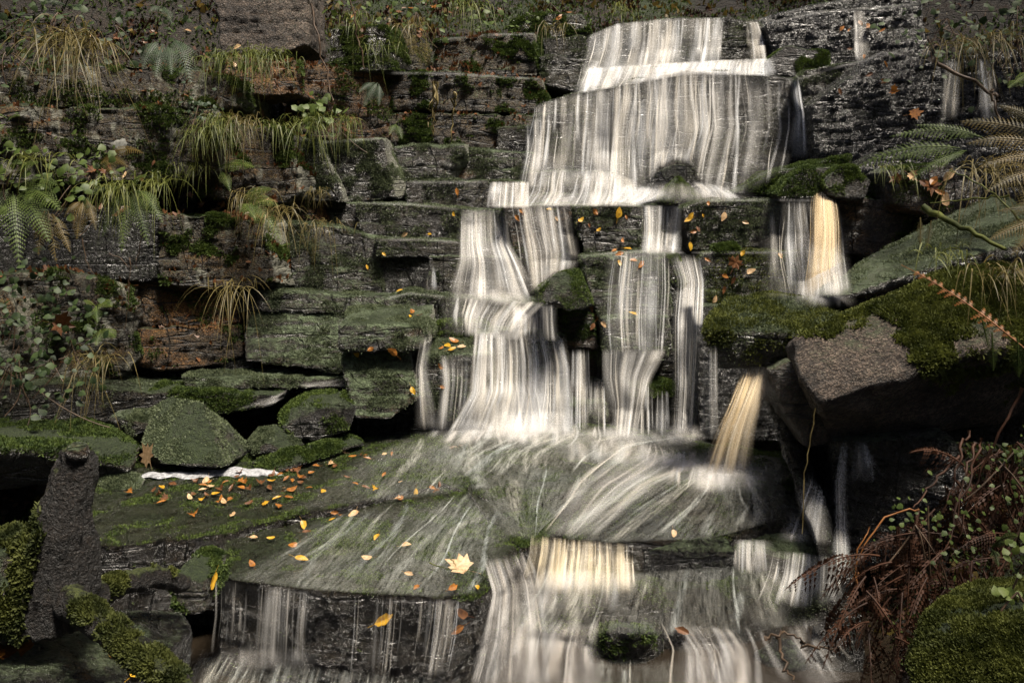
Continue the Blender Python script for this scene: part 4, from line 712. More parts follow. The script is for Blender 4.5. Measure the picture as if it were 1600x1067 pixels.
rng = np.random.RandomState(5)
def V3(p): return np.array(p, float)
def tube(path, rad, n=8):
    """verts and faces of a round tube along world points"""
    p = np.array(path, float); rad = np.broadcast_to(np.asarray(rad, float), (len(p),)); t = np.gradient(p, axis=0); t /= np.linalg.norm(t, axis=1)[:, None] + 1e-9
    a = np.cross(t, [.31, .17, .93]); a /= np.linalg.norm(a, axis=1)[:, None] + 1e-9; b = np.cross(t, a)
    ang = np.linspace(0, 2 * np.pi, n, endpoint=False)
    V = (p[:, None] + (np.cos(ang)[None, :, None] * a[:, None] + np.sin(ang)[None, :, None] * b[:, None]) * rad[:, None, None]).reshape(-1, 3)
    F = [(k * n + j, k * n + (j + 1) % n, (k + 1) * n + (j + 1) % n, (k + 1) * n + j) for k in range(len(p) - 1) for j in range(n)]
    return V, F
def bez(a, b, c, n):
    t = np.linspace(0, 1, n)[:, None]; return (1 - t) ** 2 * a + 2 * t * (1 - t) * b + t * t * c
class Bag:
    def __init__(s): s.v, s.f, s.n = [], [], 0
    def add(s, V, F):
        s.v.append(np.asarray(V, float)); s.f += [tuple(int(i) + s.n for i in q) for q in F]; s.n += len(V)
    def obj(s, name, mat, parent=None, smooth=True):
        V = np.concatenate(s.v); base = V3(parent.location) if parent is not None else np.array([V[:, 0].mean(), V[:, 1].mean(), V[:, 2].min()])
        o = link_mesh(name, V - base, s.f, M[mat], parent, base if parent is None else (0, 0, 0), smooth); return o

def frond_bag(b, t, arch, width, npin=17, up=(0, 0, 1), curl=0.0, ragged=0.0):
    b, t = V3(b), V3(t); L = np.linalg.norm(t - b); mid = (b + t) / 2 + V3(up) * arch * L
    n = npin + 3; P = bez(b, mid, t, n); T = np.gradient(P, axis=0); T /= np.linalg.norm(T, axis=1)[:, None]
    g = Bag(); V, F = tube(P, np.linspace(.0035, .0012, n), 4); g.add(V, F)
    view = V3(EYE) - (b + t) / 2; view /= np.linalg.norm(view); nrm = V3((0, 0, 1)) * .6 + view * .8
    for k in range(2, n - 1):
        s = k / (n - 1); ln = width * L * (min(1, (s - .02) * 3.2) * (1 - s) ** .72) * rng.uniform(.85, 1.1)
        side = np.cross(T[k], nrm); side /= np.linalg.norm(side); nn = np.cross(side, T[k])
        for sg in (-1, 1):
            if ragged and rng.rand() < ragged: continue
            d = side * sg * .86 + T[k] * .5; d /= np.linalg.norm(d)
            q = Bag(); m = max(4, int(ln / .011)); m = min(m, 9)
            w_ = L / n * .62
            for j in range(m):
                u0 = j / m; u1 = (j + .95) / m
                dr = lambda u: -nn * ln * (.18 + curl) * u * u - V3((0, 0, 1)) * ln * .15 * u * u
                c0 = P[k] + d * ln * u0 + dr(u0); c1 = P[k] + d * ln * u1 + dr(u1)
                ww = w_ * (1 - u0) ** .6 + .001
                f1 = T[k] * ww
                vv = [c0, c0 + f1 * .75 + d * ln / m * .75, c1, c0 - f1 * .75 + d * ln / m * .75]
                q.add(vv, [(0, 1, 2), (0, 2, 3)])
            for V, _ in [(np.concatenate(q.v), 0)]: g.add(V, q.f)
    return g
def fern(fronds, label, mat='fern', group=None, width=.26, arch=.22, **kw):
    """fronds: ((base px, py), (tip px, py), depth of base, depth of tip)"""
    f0 = fronds[0]; root = tag(empty('fern', at(f0[0], f0[1], f0[4])), label, 'fern', group)
    for x0, y0, x1, y1, d0, d1 in fronds:
        frond_bag(at(x0, y0, d0), at(x1, y1, d1), arch * rng.uniform(.7, 1.3), width * rng.uniform(.85, 1.15), npin=19, **kw).obj('frond', mat, root)
    return root
def blades(root, n, length, spread, droop, wid, dirv=(0, -1, 0), up=.6, area=.05):
    g = Bag(); root = V3(root); dv = V3(dirv)
    for k in range(n):
        L = length * rng.uniform(.55, 1.1); b = root + rng.normal(size=3) * np.array([area, area * .5, area * .25])
        d = dv + rng.normal(size=3) * spread; d[2] += up * rng.uniform(.5, 1.3); d /= np.linalg.norm(d)
        m = 7; t = np.linspace(0, 1, m)[:, None]; P = b + d * L * t + V3((0, 0, -1)) * droop * L * t ** 2.2 * rng.uniform(.6, 1.3)
        sd = np.cross(d, (0, 0, 1)) + rng.normal(size=3) * .4; sd /= np.linalg.norm(sd) + 1e-9
        w_ = wid * rng.uniform(.6, 1.3) * np.array([1, 1, .95, .85, .7, .45, .1])[:, None]
        V = np.concatenate([P - sd * w_, P + sd * w_]); g.add(V, [(j, j + 1, m + j + 1, m + j) for j in range(m - 1)])
    return g
def grass(px, py, Y, n, length, label, mat='straw', droop=1.1, spread=.45, wid=.003, up=.7, dirv=(0, -.8, 0), area=.05, name='grass_tuft', cat='grass tuft', group=None):
    p = at(px, py, Y) if Y else seen(px, py)[0]
    o = blades(p, n, length, spread, droop, wid, dirv, up, area).obj(name, mat); return tag(o, label, cat, group)

# ---- moss: tiny leaves standing on the stone, a part of the rock it grows on
def fuzz(o, V, F, n, size, mat='mossleaf', nz=(.15, .7), nscale=5.0, thr=-.05, name='moss', long=1.6, seed=0, zone=None):
    A, B, Cc, D = (V[F[:, k]] for k in range(4)); N = np.cross(Cc - A, D - B); ar = np.linalg.norm(N, axis=1) * .5; N /= (ar * 2)[:, None] + 1e-12
    cen = (A + Cc) / 2; w_ = ar * np.clip((N[:, 2] - nz[0]) / (nz[1] - nz[0]), 0, 1) * np.clip((fbm(cen * nscale + seed * 7.7, 3) - thr) * 5, 0, 1)
    vis = np.einsum('ij,ij->i', N, np.array(EYE) - cen) > -.15 * np.linalg.norm(cen - np.array(EYE), axis=1); w_ *= vis
    if zone is not None: w_ = w_ * zone(cen)
    if w_.sum() <= 1e-6: return None
    r = np.random.RandomState(seed + 3); idx = r.choice(len(F), n, p=w_ / w_.sum()); u, v = r.rand(n, 1), r.rand(n, 1)
    P = A[idx] * (1 - u) * (1 - v) + B[idx] * u * (1 - v) + Cc[idx] * u * v + D[idx] * (1 - u) * v
    P += N[idx] * .001
    d = N[idx] * .9 + r.normal(size=(n, 3)) * .65 + np.array([0, 0, .25]); d /= np.linalg.norm(d, axis=1)[:, None]
    s = r.normal(size=(n, 3)); s -= d * np.einsum('ij,ij->i', s, d)[:, None]; s /= np.linalg.norm(s, axis=1)[:, None]
    sz = size * r.uniform(.5, 1.25, (n, 1)); base = np.array(o.location)
    Vt = np.stack([P - s * sz * .42, P + s * sz * .42, P + d * sz * long + s * sz * .12, P + d * sz * long - s * sz * .25], 1).reshape(-1, 3) - base
    me = fast_mesh(name, Vt, np.arange(n * 4).reshape(-1, 4), smooth=False); me.materials.append(M[mat])
    c = bpy.data.objects.new(name, me); COL.objects.link(c); c.parent = o; return c
def px_of(P):
    d = P - np.array(EYE); dz = d[:, 1] * _cp - d[:, 2] * _sp; return 800 + FPX * d[:, 0] / dz, 533.5 - FPX * (d[:, 1] * _sp + d[:, 2] * _cp) / dz
def huge_moss(c):
    x, y = px_of(c); n = pnoise(c * 5) * 38 + pnoise(c * 14) * 22
    a = np.interp(x, [1230, 1290, 1380, 1410, 1440, 1470, 1700], [505, 512, 490, 530, 575, 600, 620])
    return np.clip((a - y + n) / 14, 0, 1)
FUZZ = {'moss': (14000, .008, 'mossleaf', (-.25, .45), -.12), 'film': (9000, .006, 'mossgrey', (-.6, .5), -.04), 'cliff': (9000, .009, 'mossleaf', (-.3, .5), .04),
        'slab': (12000, .005, 'mossleaf', (.3, .9), .0), 'wet': (5000, .006, 'mossgrey', (-.5, .6), .02), 'wetbrown': (4500, .007, 'mossleaf', (-.3, .5), .05),
        'orange': (2200, .009, 'mossleaf', (-.2, .5), .06), 'yellow': (2000, .006, 'mossbright', (-.2, .5), -.1)}
def dress():
    for k, (o, V, F) in enumerate(list(ROCKS)):
        m = o.data.materials[0]; key = next(a for a, b in M.items() if b == m)
        if key == 'dry': key = 'moss'
        if key not in FUZZ or o.get('kind') == 'structure' or 'rough rock face' in o['label']: continue
        n, sz, mat, nz, thr = FUZZ[key]
        lab = o['label']; area = sum(p.area for p in o.data.polygons) if len(o.data.polygons) < 4000 else len(o.data.polygons) * .00025
        n = int(n * min(2.2, max(.4, area / 1.0)))
        if 'bright moss covered mound' in lab: fuzz(o, V, F, 60000, .0065, 'mossbright', (-.6, .3), 4, -.28, seed=k); continue
        if 'huge rock' in lab: fuzz(o, V, F, 60000, .010, 'mossbright', (-.75, -.3), 3.5, -.42, seed=k, zone=huge_moss); continue
        if 'green overhanging slab' in lab: fuzz(o, V, F, 12000, .007, 'mossgrey', (-.3, .5), 3, -.3, name='grey_moss', seed=k + 50); fuzz(o, V, F, 6000, .010, 'mossbright', (-.5, -.2), 6, -.1, name='hanging_moss', seed=k + 60, zone=lambda c: np.clip((c[:, 2] - .70) * 12, 0, 1)); n = 13000; mat = 'mossbright'; nz = (-.3, .4); thr = -.02
        if 'parting the bottom' in lab: n = 2600; thr = .0
        if 'tilted grey green' in lab: n = 9000; mat = 'mossgrey'
        if 'perched' in lab or 'faceted' in lab: n = 8000; sz = .006; mat = 'mossgrey' if 'faceted' in lab else mat
        fuzz(o, V, F, n, sz, mat, nz, 5.0, thr, seed=k)
        if key in ('cliff', 'orange'):
            c_ = fuzz(o, V, F, 420, .030, 'brown_leaf', (.45, .8), 2.5, -.1, name='leaf_litter', long=1.0, seed=k + 300)
            if c_ is not None: c_['kind'] = 'stuff'
dress()
def ground_growth():
    o, V, F = next(r for r in ROCKS if r[0].name == 'ground'); c = V[F[:, 0]]; x, y = px_of(c)
    ok = (c[:, 1] > 1.5) & (x > -900) & (x < 2500) & (y > -300) & (y < 1300) & (c[:, 1] < 11)
    for n, sz, mt, nm, sd in [(110000, .020, 'mossleaf', 'ground_moss', 201), (50000, .034, 'bracken', 'leaf_litter', 202), (9000, .05, 'fernbrown', 'ground_litter', 203)]:
        c_ = fuzz(o, V, F[ok], n, sz, mt, (-.6, .2), 2.0, -.25 if sd == 201 else -.05, name=nm, long=1.5 if sd == 201 else 1.0, seed=sd)
        c_.parent = None; c_.location = o.location; tag(c_, kind='stuff')
ground_growth()

# ---- fallen leaves
def leaf_mesh(kind, seed):
    r = np.random.RandomState(seed)
    if kind == 'ovate':
        out = [(0, 0), (.16, .12), (.27, .32), (.27, .52), (.18, .75), (.07, .92), (0, 1.0), (-.08, .9), (-.2, .72), (-.28, .5), (-.26, .3), (-.15, .1)]
    elif kind == 'long':
        out = [(0, 0), (.10, .12), (.17, .32), (.18, .52), (.13, .75), (.05, .92), (0, 1.0), (-.05, .9), (-.12, .72), (-.17, .5), (-.17, .3), (-.10, .1)]
    else:
        out = [(0, 0), (.12, .10), (.38, .02), (.34, .20), (.58, .42), (.36, .46), (.38, .68), (.18, .62), (0, 1.0), (-.17, .62), (-.38, .70), (-.36, .46), (-.58, .44), (-.34, .22), (-.36, .03), (-.12, .10)]
    V = [(0, .45, 0)] + [(x * r.uniform(.9, 1.1), y, 0) for x, y in out]; n = len(out)
    V = np.array(V, float); V[:, 1] -= .45; V[1:, :2] *= r.uniform(.84, 1.1, (len(V) - 1, 1)); V[:, 0] += r.uniform(-.12, .12) * (V[:, 1] + .2) ** 2 * 3
    c1, c2, c3 = r.uniform(-.5, .9), r.uniform(-.4, .6), r.uniform(.0, .7)
    V[:, 2] = c1 * V[:, 0] ** 2 * 1.6 + c2 * V[:, 1] ** 2 + c3 * np.abs(V[:, 0]) * .5 + .02
    F = [(0, 1 + k, 1 + (k + 1) % n) for k in range(n)]
    m = len(V); st = np.array([(0, -.42, .02), (.012, -.44, .02), (.03, -.85, .10), (.015, -.85, .10)]); V = np.concatenate([V, st]); F.append((m, m + 1, m + 2, m + 3))
    me = bpy.data.meshes.new('fallen_leaf'); me.from_pydata([tuple(v) for v in V], [], F); return me
LEAF = {}
def leaf_template(kind, v, mat):
    k = (kind, v, mat)
    if k not in LEAF:
        me = leaf_mesh(kind, v * 7 + len(kind)); me.materials.append(M[mat]); LEAF[k] = me
    return LEAF[k]
NLEAF = [0]
def leaf(px, py, size, mat, label, group, kind='ovate', flat=.85):
    h, n, o = seen(px, py)
    if h is None: return None
    NLEAF[0] += 1; r = np.random.RandomState(NLEAF[0])
    size *= .82
    me = leaf_template(kind, r.randint(5), mat)
    ob = bpy.data.objects.new('fallen_leaf', me); COL.objects.link(ob)
    nn = (Vector(n) * flat + Vector((r.normal() * .2, -.25 + r.normal() * .2, .25))).normalized()
    q = nn.to_track_quat('Z', 'Y') @ Euler((0, 0, r.uniform(0, 6.28))).to_quaternion()
    ob.rotation_mode = 'QUATERNION'; ob.rotation_quaternion = q; ob.location = h + Vector(n) * .012 + (EYE - h).normalized() * .008
    sc = size * r.uniform(.8, 1.2); ob.scale = (sc, sc, sc)
    tag(ob, label, 'leaf', group); return ob
CN = {'yellow_leaf': 'yellow', 'orange_leaf': 'orange', 'brown_leaf': 'brown', 'pale_leaf': 'pale tan'}
def strew(poly, n, size, mats, where, group, kinds=('ovate', 'long', 'ovate', 'lobed'), seed=0):
    r = np.random.RandomState(seed + 40); P = np.array(poly, float); k = 0
    x0, y0 = P.min(0); x1, y1 = P.max(0)
    while k < n:
        x, y = r.uniform(x0, x1), r.uniform(y0, y1); ins = False; j = len(P) - 1
        for i in range(len(P)):
            if (P[i, 1] > y) != (P[j, 1] > y) and x < (P[j, 0] - P[i, 0]) * (y - P[i, 1]) / (P[j, 1] - P[i, 1]) + P[i, 0]: ins = not ins
            j = i
        if not ins: continue
        k += 1; m = mats[r.randint(len(mats))]; kd = kinds[r.randint(len(kinds))]
        leaf(x, y, size, m, '%s fallen leaf %s' % (CN[m], where), group, kd)
Y_, O_, B_, T_ = 'yellow_leaf', 'orange_leaf', 'brown_leaf', 'pale_leaf'
strew([(190, 755), (430, 742), (560, 700), (620, 712), (560, 740), (460, 790), (350, 815), (200, 800)], 50, .052, (Y_, O_, O_, B_, B_, T_), 'on the leaf strewn flat slab left of the foam', 'leaves on the leaf strewn flat slab', seed=1)
strew([(300, 745), (440, 738), (520, 712), (540, 730), (440, 770), (310, 770)], 18, .052, (O_, B_, B_, T_), 'drifted along the edge of the white foam', 'leaves along the foam', seed=2)
strew([(430, 790), (560, 745), (700, 735), (720, 760), (600, 800), (430, 850), (360, 850)], 17, .050, (Y_, O_, B_, T_), 'on the wet rock by the seam of the front slab', 'leaves by the seam of the front slab', seed=3)
for x, y, m, s in [(455, 768, O_, .08), (475, 822, Y_, .06), (470, 876, Y_, .07), (458, 855, O_, .05), (575, 876, T_, .06), (590, 842, Y_, .05), (635, 855, T_, .07), (520, 815, Y_, .05), (555, 806, T_, .09), (640, 900, T_, .05), (395, 885, O_, .05)]:
    leaf(x, y, s, m, CN[m] + ' fallen leaf under the thin water of the big front slab', 'leaves on the big front slab')
leaf(716, 887, .15, T_, 'large pale tan lobed leaf at the right corner of the big front slab', None, 'lobed')
leaf(328, 905, .10, Y_, 'long yellow leaf hanging at the left corner of the front slab', None, 'long', flat=1)
for x, y, m, s in [(705, 922, O_, .06), (745, 920, Y_, .05), (718, 958, B_, .07), (712, 980, O_, .07), (601, 968, Y_, .09), (650, 922, O_, .05)]:
    leaf(x, y, s, m, CN[m] + ' fallen leaf stuck on the black front corner of the big front slab', 'leaves on the front corner')
for x, y, m, s in [(815, 330, O_, .05), (808, 340, O_, .06), (858, 328, Y_, .05), (870, 341, T_, .05), (816, 334, B_, .05)]:
    leaf(x, y, s, m, CN[m] + ' fallen leaf on the tall rock column of the middle row', 'leaves on the rock column')
for x, y, m, s in [(966, 333, Y_, .09), (907, 346, Y_, .07), (935, 360, Y_, .05), (930, 331, O_, .06), (979, 340, O_, .05), (920, 352, B_, .05), (972, 378, O_, .06)]:
    leaf(x, y, s, m, CN[m] + ' fallen leaf on the squared mossy block of the middle row', 'leaves on the squared mossy block')
for x, y, m, s in [(1078, 338, Y_, .09), (1075, 345, Y_, .08), (1083, 362, O_, .06), (1078, 384, Y_, .08), (1098, 337, Y_, .04), (1129, 338, T_, .09), (1164, 348, T_, .06), (1106, 318, O_, .05), (1090, 360, B_, .05)]:
    leaf(x, y, s, m, CN[m] + ' fallen leaf on the mossy long block right in the middle row', 'leaves on the mossy long block')
for x, y, m, s in [(968, 398, O_, .08), (980, 392, Y_, .06), (960, 394, O_, .06), (990, 408, O_, .06), (1001, 415, O_, .07), (968, 411, Y_, .06), (988, 493, Y_, .08)]:
    leaf(x, y, s, m, CN[m] + ' fallen leaf on the sloping green block, centre of the falls', 'leaves on the sloping green block')
for x, y, m, s in [(1150, 410, B_, .13), (1131, 430, O_, .07), (1171, 424, T_, .07), (1105, 406, O_, .06), (1130, 451, B_, .07), (1218, 400, T_, .05), (1160, 395, Y_, .06), (1116, 467, T_, .08), (1145, 436, B_, .06)]:
    leaf(x, y, s, m, CN[m] + ' fallen leaf on the sloping block above the overhanging slab', 'leaves on the leaf strewn sloping block', 'lobed' if s > .1 else 'ovate')
for x, y, m, s in [(928, 480, O_, .08), (933, 492, T_, .09), (936, 500, O_, .08), (926, 510, B_, .07), (945, 505, T_, .06)]:
    leaf(x, y, s, m, CN[m] + ' fallen leaf wedged right of the perched boulder', 'leaves wedged by the perched boulder')
for x, y, m, s in [(700, 542, Y_, .07), (710, 536, O_, .07), (720, 545, T_, .06), (690, 546, O_, .06), (706, 548, Y_, .06), (645, 490, O_, .06), (655, 495, B_, .06), (640, 497, Y_, .05), (580, 545, O_, .06), (615, 548, O_, .09), (558, 555, Y_, .06), (645, 610, Y_, .07), (690, 572, O_, .05), (692, 604, O_, .05), (709, 336, Y_, .05), (672, 366, Y_, .05), (714, 300, O_, .06), (632, 365, T_, .07), (600, 398, Y_, .05), (574, 418, Y_, .04), (625, 457, Y_, .05), (1065, 985, B_, .09), (1053, 836, T_, .05)]:
    leaf(x, y, s, m, CN[m] + ' fallen leaf caught on the steps left of the falls' if x < 800 else CN[m] + ' fallen leaf ' + ('afloat above the bottom stream' if y > 900 else 'on the lip of the domed slab'), 'leaves on the left steps' if x < 800 else None)
strew([(270, 300), (470, 308), (470, 330), (340, 335), (260, 325)], 20, .075, (B_, O_, B_, T_), 'on the litter covered ledge above the biggest dark block', 'leaf litter on the left ledge', ('ovate', 'lobed', 'long'), 4)
strew([(100, 265), (260, 250), (280, 320), (180, 340), (60, 310)], 20, .075, (B_, B_, T_, B_), 'among the ferns of the left ledge', 'leaf litter among the left ferns', ('ovate', 'lobed', 'long'), 5)
strew([(120, 60), (330, 40), (520, 150), (560, 230), (420, 195), (260, 85)], 22, .075, (B_, B_, T_), 'on the earthy bank at the upper left', 'leaf litter on the upper left bank', ('ovate', 'lobed', 'long'), 6)
strew([(520, 5), (900, 10), (900, 26), (700, 55), (560, 60)], 20, .075, (B_, B_, O_), 'on the bank above the left tiers', 'leaf litter above the left tiers', ('ovate', 'lobed', 'long'), 7)
strew([(0, 985), (90, 965), (100, 990), (20, 1030), (-10, 1030)], 10, .12, (B_, B_, O_), 'heaped in the bottom left corner', 'leaves in the bottom left corner', ('ovate', 'lobed'), 8)
strew([(1395, 262), (1500, 262), (1480, 320), (1400, 310)], 8, .10, (B_, O_, T_), 'on the brown boulder under the ferns', 'leaves on the brown boulder', ('lobed', 'ovate'), 9)
strew([(1250, 40), (1440, 20), (1430, 90), (1270, 95)], 7, .06, (B_, O_, O_), 'on the dark ledge right of the fall top', 'leaves on the upper dark ledge', seed=10)
strew([(1290, 95), (1430, 100), (1430, 220), (1330, 220)], 5, .07, (B_, O_), 'on the largest dark block of the right wall', 'leaves on the largest dark block', seed=11)
for x, y, s in [(1398, 143, .09), (1432, 178, .10)]: leaf(x, y, s, O_, 'orange fallen leaf on the largest dark block of the right wall', 'leaves on the largest dark block', 'lobed')
leaf(232, 706, .16, T_, 'big curled tan leaf against the faceted green boulder', None, 'lobed', flat=.5)
leaf(96, 508, .17, B_, 'big brown lobed leaf hanging in the ivy', None, 'lobed', flat=.7)
leaf(180, 1027, .09, O_, 'orange fallen leaf on the dark corner slab by the branch', None)
leaf(210, 1055, .09, Y_, 'yellow fallen leaf at the bottom edge by the branch', None)
# ---- ferns
fern([(255, 70, 243, 122, 5.55, 5.35), (262, 72, 268, 118, 5.55, 5.35), (272, 62, 298, 132, 5.6, 5.4), (248, 66, 222, 110, 5.55, 5.4)], 'dark hanging fern below the upper left bank', 'ferndark', width=.34)
fern([(340, 262, 398, 262, 5.75, 5.6), (345, 268, 360, 300, 5.75, 5.6), (345, 262, 330, 240, 5.75, 5.8)], 'small light fern left of the grey facets', 'fernlight', width=.3)
fern([(372, 318, 425, 296, 5.6, 5.5), (380, 320, 435, 322, 5.6, 5.45), (390, 318, 440, 380, 5.55, 5.4), (372, 320, 400, 345, 5.55, 5.4)], 'bright fern drooping over the biggest dark block', 'fernlight', width=.3)
fern([(160, 250, 225, 240, 5.2, 5.1), (160, 252, 180, 280, 5.2, 5.0), (158, 250, 200, 262, 5.2, 5.05)], 'dim fern below the pale lichen patch', 'fernbrown')
fern([(30, 300, 95, 330, 4.7, 4.5), (28, 300, 78, 380, 4.7, 4.45), (20, 300, 30, 415, 4.7, 4.45), (15, 295, -30, 370, 4.7, 4.5), (28, 292, 90, 290, 4.7, 4.6), (20, 285, 60, 255, 4.7, 4.6)], 'large drooping fern at the left edge of the ledge', 'fern', width=.3)
fern([(75, 330, 88, 410, 4.6, 4.5), (70, 330, 60, 400, 4.6, 4.5), (82, 335, 110, 395, 4.6, 4.5)], 'withered brown fern hanging beside the large drooping fern', 'fernbrown', width=.26, ragged=.15)
fern([(195, 300, 160, 370, 5.0, 4.85), (200, 300, 190, 395, 5.0, 4.85), (205, 300, 232, 385, 5.0, 4.85), (210, 298, 255, 350, 5.0, 4.85), (200, 292, 230, 275, 5.0, 4.9), (190, 295, 140, 300, 5.0, 4.85)], 'hanging fern in the middle of the left ledge', 'fern', width=.28)
fern([(130, 315, 120, 375, 4.8, 4.7), (128, 315, 100, 340, 4.8, 4.7), (135, 312, 150, 360, 4.8, 4.7)], 'brownish fern between the two large left ferns', 'fernbrown', width=.28)
fern([(150, 478, 152, 505, 4.75, 4.65), (150, 478, 175, 480, 4.75, 4.65), (148, 478, 130, 470, 4.75, 4.7)], 'small pale fern above the ivy', 'fernlight', width=.4)
fern([(158, 515, 150, 540, 4.75, 4.65), (158, 515, 180, 528, 4.75, 4.65)], 'smallest pale fern beside the ivy', 'fernlight', width=.4)
fern([(618, 195, 628, 218, 6.6, 6.5), (618, 195, 608, 212, 6.6, 6.5)], 'tiny fern on the long cracked blocks', 'fern', width=.4)
fern([(590, 130, 568, 168, 6.45, 6.35), (592, 132, 592, 166, 6.45, 6.35), (586, 130, 560, 145, 6.45, 6.35)], 'grey green fern on the earthy bank rock', 'ferndark', width=.34)
fern([(100, 15, 120, -15, 5.9, 5.8), (105, 10, 60, 5, 5.9, 5.8), (105, 12, 140, 20, 5.9, 5.8)], 'fern at the top edge above the hanging grass', 'ferndark')
fern([(255, 10, 285, -5, 5.9, 5.8), (255, 12, 268, 38, 5.9, 5.75), (252, 12, 232, 20, 5.9, 5.8)], 'small fern at the top edge over the dark hanging fern', 'ferndark')
fern([(10, 185, -20, 175, 4.9, 4.85), (10, 190, 32, 182, 4.9, 4.8), (8, 195, -15, 215, 4.9, 4.8)], 'small fern at the left edge below the hanging grass', 'fern')
# right bank
fern([(1535, 215, 1390, 214, 4.6, 4.75), (1540, 218, 1430, 196, 4.6, 4.7)], 'pale arching fern frond over the dark right wall', 'fern', width=.15, arch=.12)
fern([(1500, 232, 1338, 262, 4.6, 4.8), (1505, 236, 1395, 248, 4.6, 4.7), (1505, 240, 1420, 285, 4.6, 4.6), (1510, 236, 1470, 262, 4.6, 4.5)], 'green fern reaching left over the mossy stones', 'fern', width=.20, arch=.15)
fern([(1640, 215, 1500, 190, 3.9, 4.1), (1640, 230, 1510, 225, 3.9, 4.0), (1640, 245, 1530, 262, 3.9, 3.9), (1640, 260, 1540, 300, 3.9, 3.85), (1650, 250, 1585, 340, 3.9, 3.8), (1640, 200, 1560, 165, 3.9, 4.0)], 'large browning fern at the right edge', 'fernbrown', width=.26, arch=.14)
fern([(1640, 330, 1560, 330, 3.7, 3.75), (1640, 340, 1545, 375, 3.7, 3.7), (1640, 335, 1580, 400, 3.7, 3.65)], 'lower browning fern at the right edge over the tilted slab', 'fernbrown', width=.28, arch=.1)
fern([(1605, 548, 1408, 414, 3.30, 3.75)], 'rusty dead frond lying across the moss of the huge rock', 'rust', width=.10, arch=.06, ragged=.35)
fern([(1550, 520, 1552, 580, 3.35, 3.35), (1590, 525, 1592, 590, 3.3, 3.3), (1535, 500, 1545, 545, 3.35, 3.35)], 'little fern hanging from the right edge of the huge rock', 'fern', width=.22, arch=0)
fern([(1438, 340, 1438, 385, 4.1, 4.05), (1455, 345, 1448, 388, 4.1, 4.05)], 'brown tipped fern hanging over the tilted slab', 'fernbrown', width=.22, arch=0)
fern([(1600, 130, 1575, 138, 4.6, 4.5), (1620, 120, 1585, 130, 4.6, 4.5)], 'bright fern tip at the upper right edge', 'fernlight', width=.3)
fern([(1550, 855, 1575, 850, 2.3, 2.25), (1550, 858, 1560, 885, 2.3, 2.25), (1552, 852, 1590, 838, 2.3, 2.2)], 'small green fern above the bright moss mound', 'fern', width=.32)

# ---- dead bracken hanging over the right foreground
bk = []
for k in range(110):
    b = rng.rand() ** 1.05; y = 690 + 330 * b
    xl = np.interp(y, [690, 760, 830, 900, 1067], [1500, 1440, 1350, 1320, 1315]); x = xl + 30 + (1610 - xl) * rng.rand() ** 1.2
    Yd = 2.95 - .62 * b + rng.uniform(-.12, .08); a = rng.normal() * .55 + .25
    ln = rng.uniform(70, 170); bk.append((x, y, x - ln * math.sin(a), y + ln * math.cos(a), Yd, Yd - rng.uniform(-.05, .15)))
for f in bk:
    r_ = tag(empty('dead_bracken', at(f[0], f[1], f[4])), 'dead red brown bracken frond hanging over the right stream edge', 'bracken', 'dead bracken on the right bank')
    frond_bag(at(f[0], f[1], f[4]), at(f[2], f[3], f[5]), .22, rng.uniform(.2, .34), npin=18, curl=rng.uniform(.4, 2.2), ragged=.42).obj('frond', 'bracken', r_)
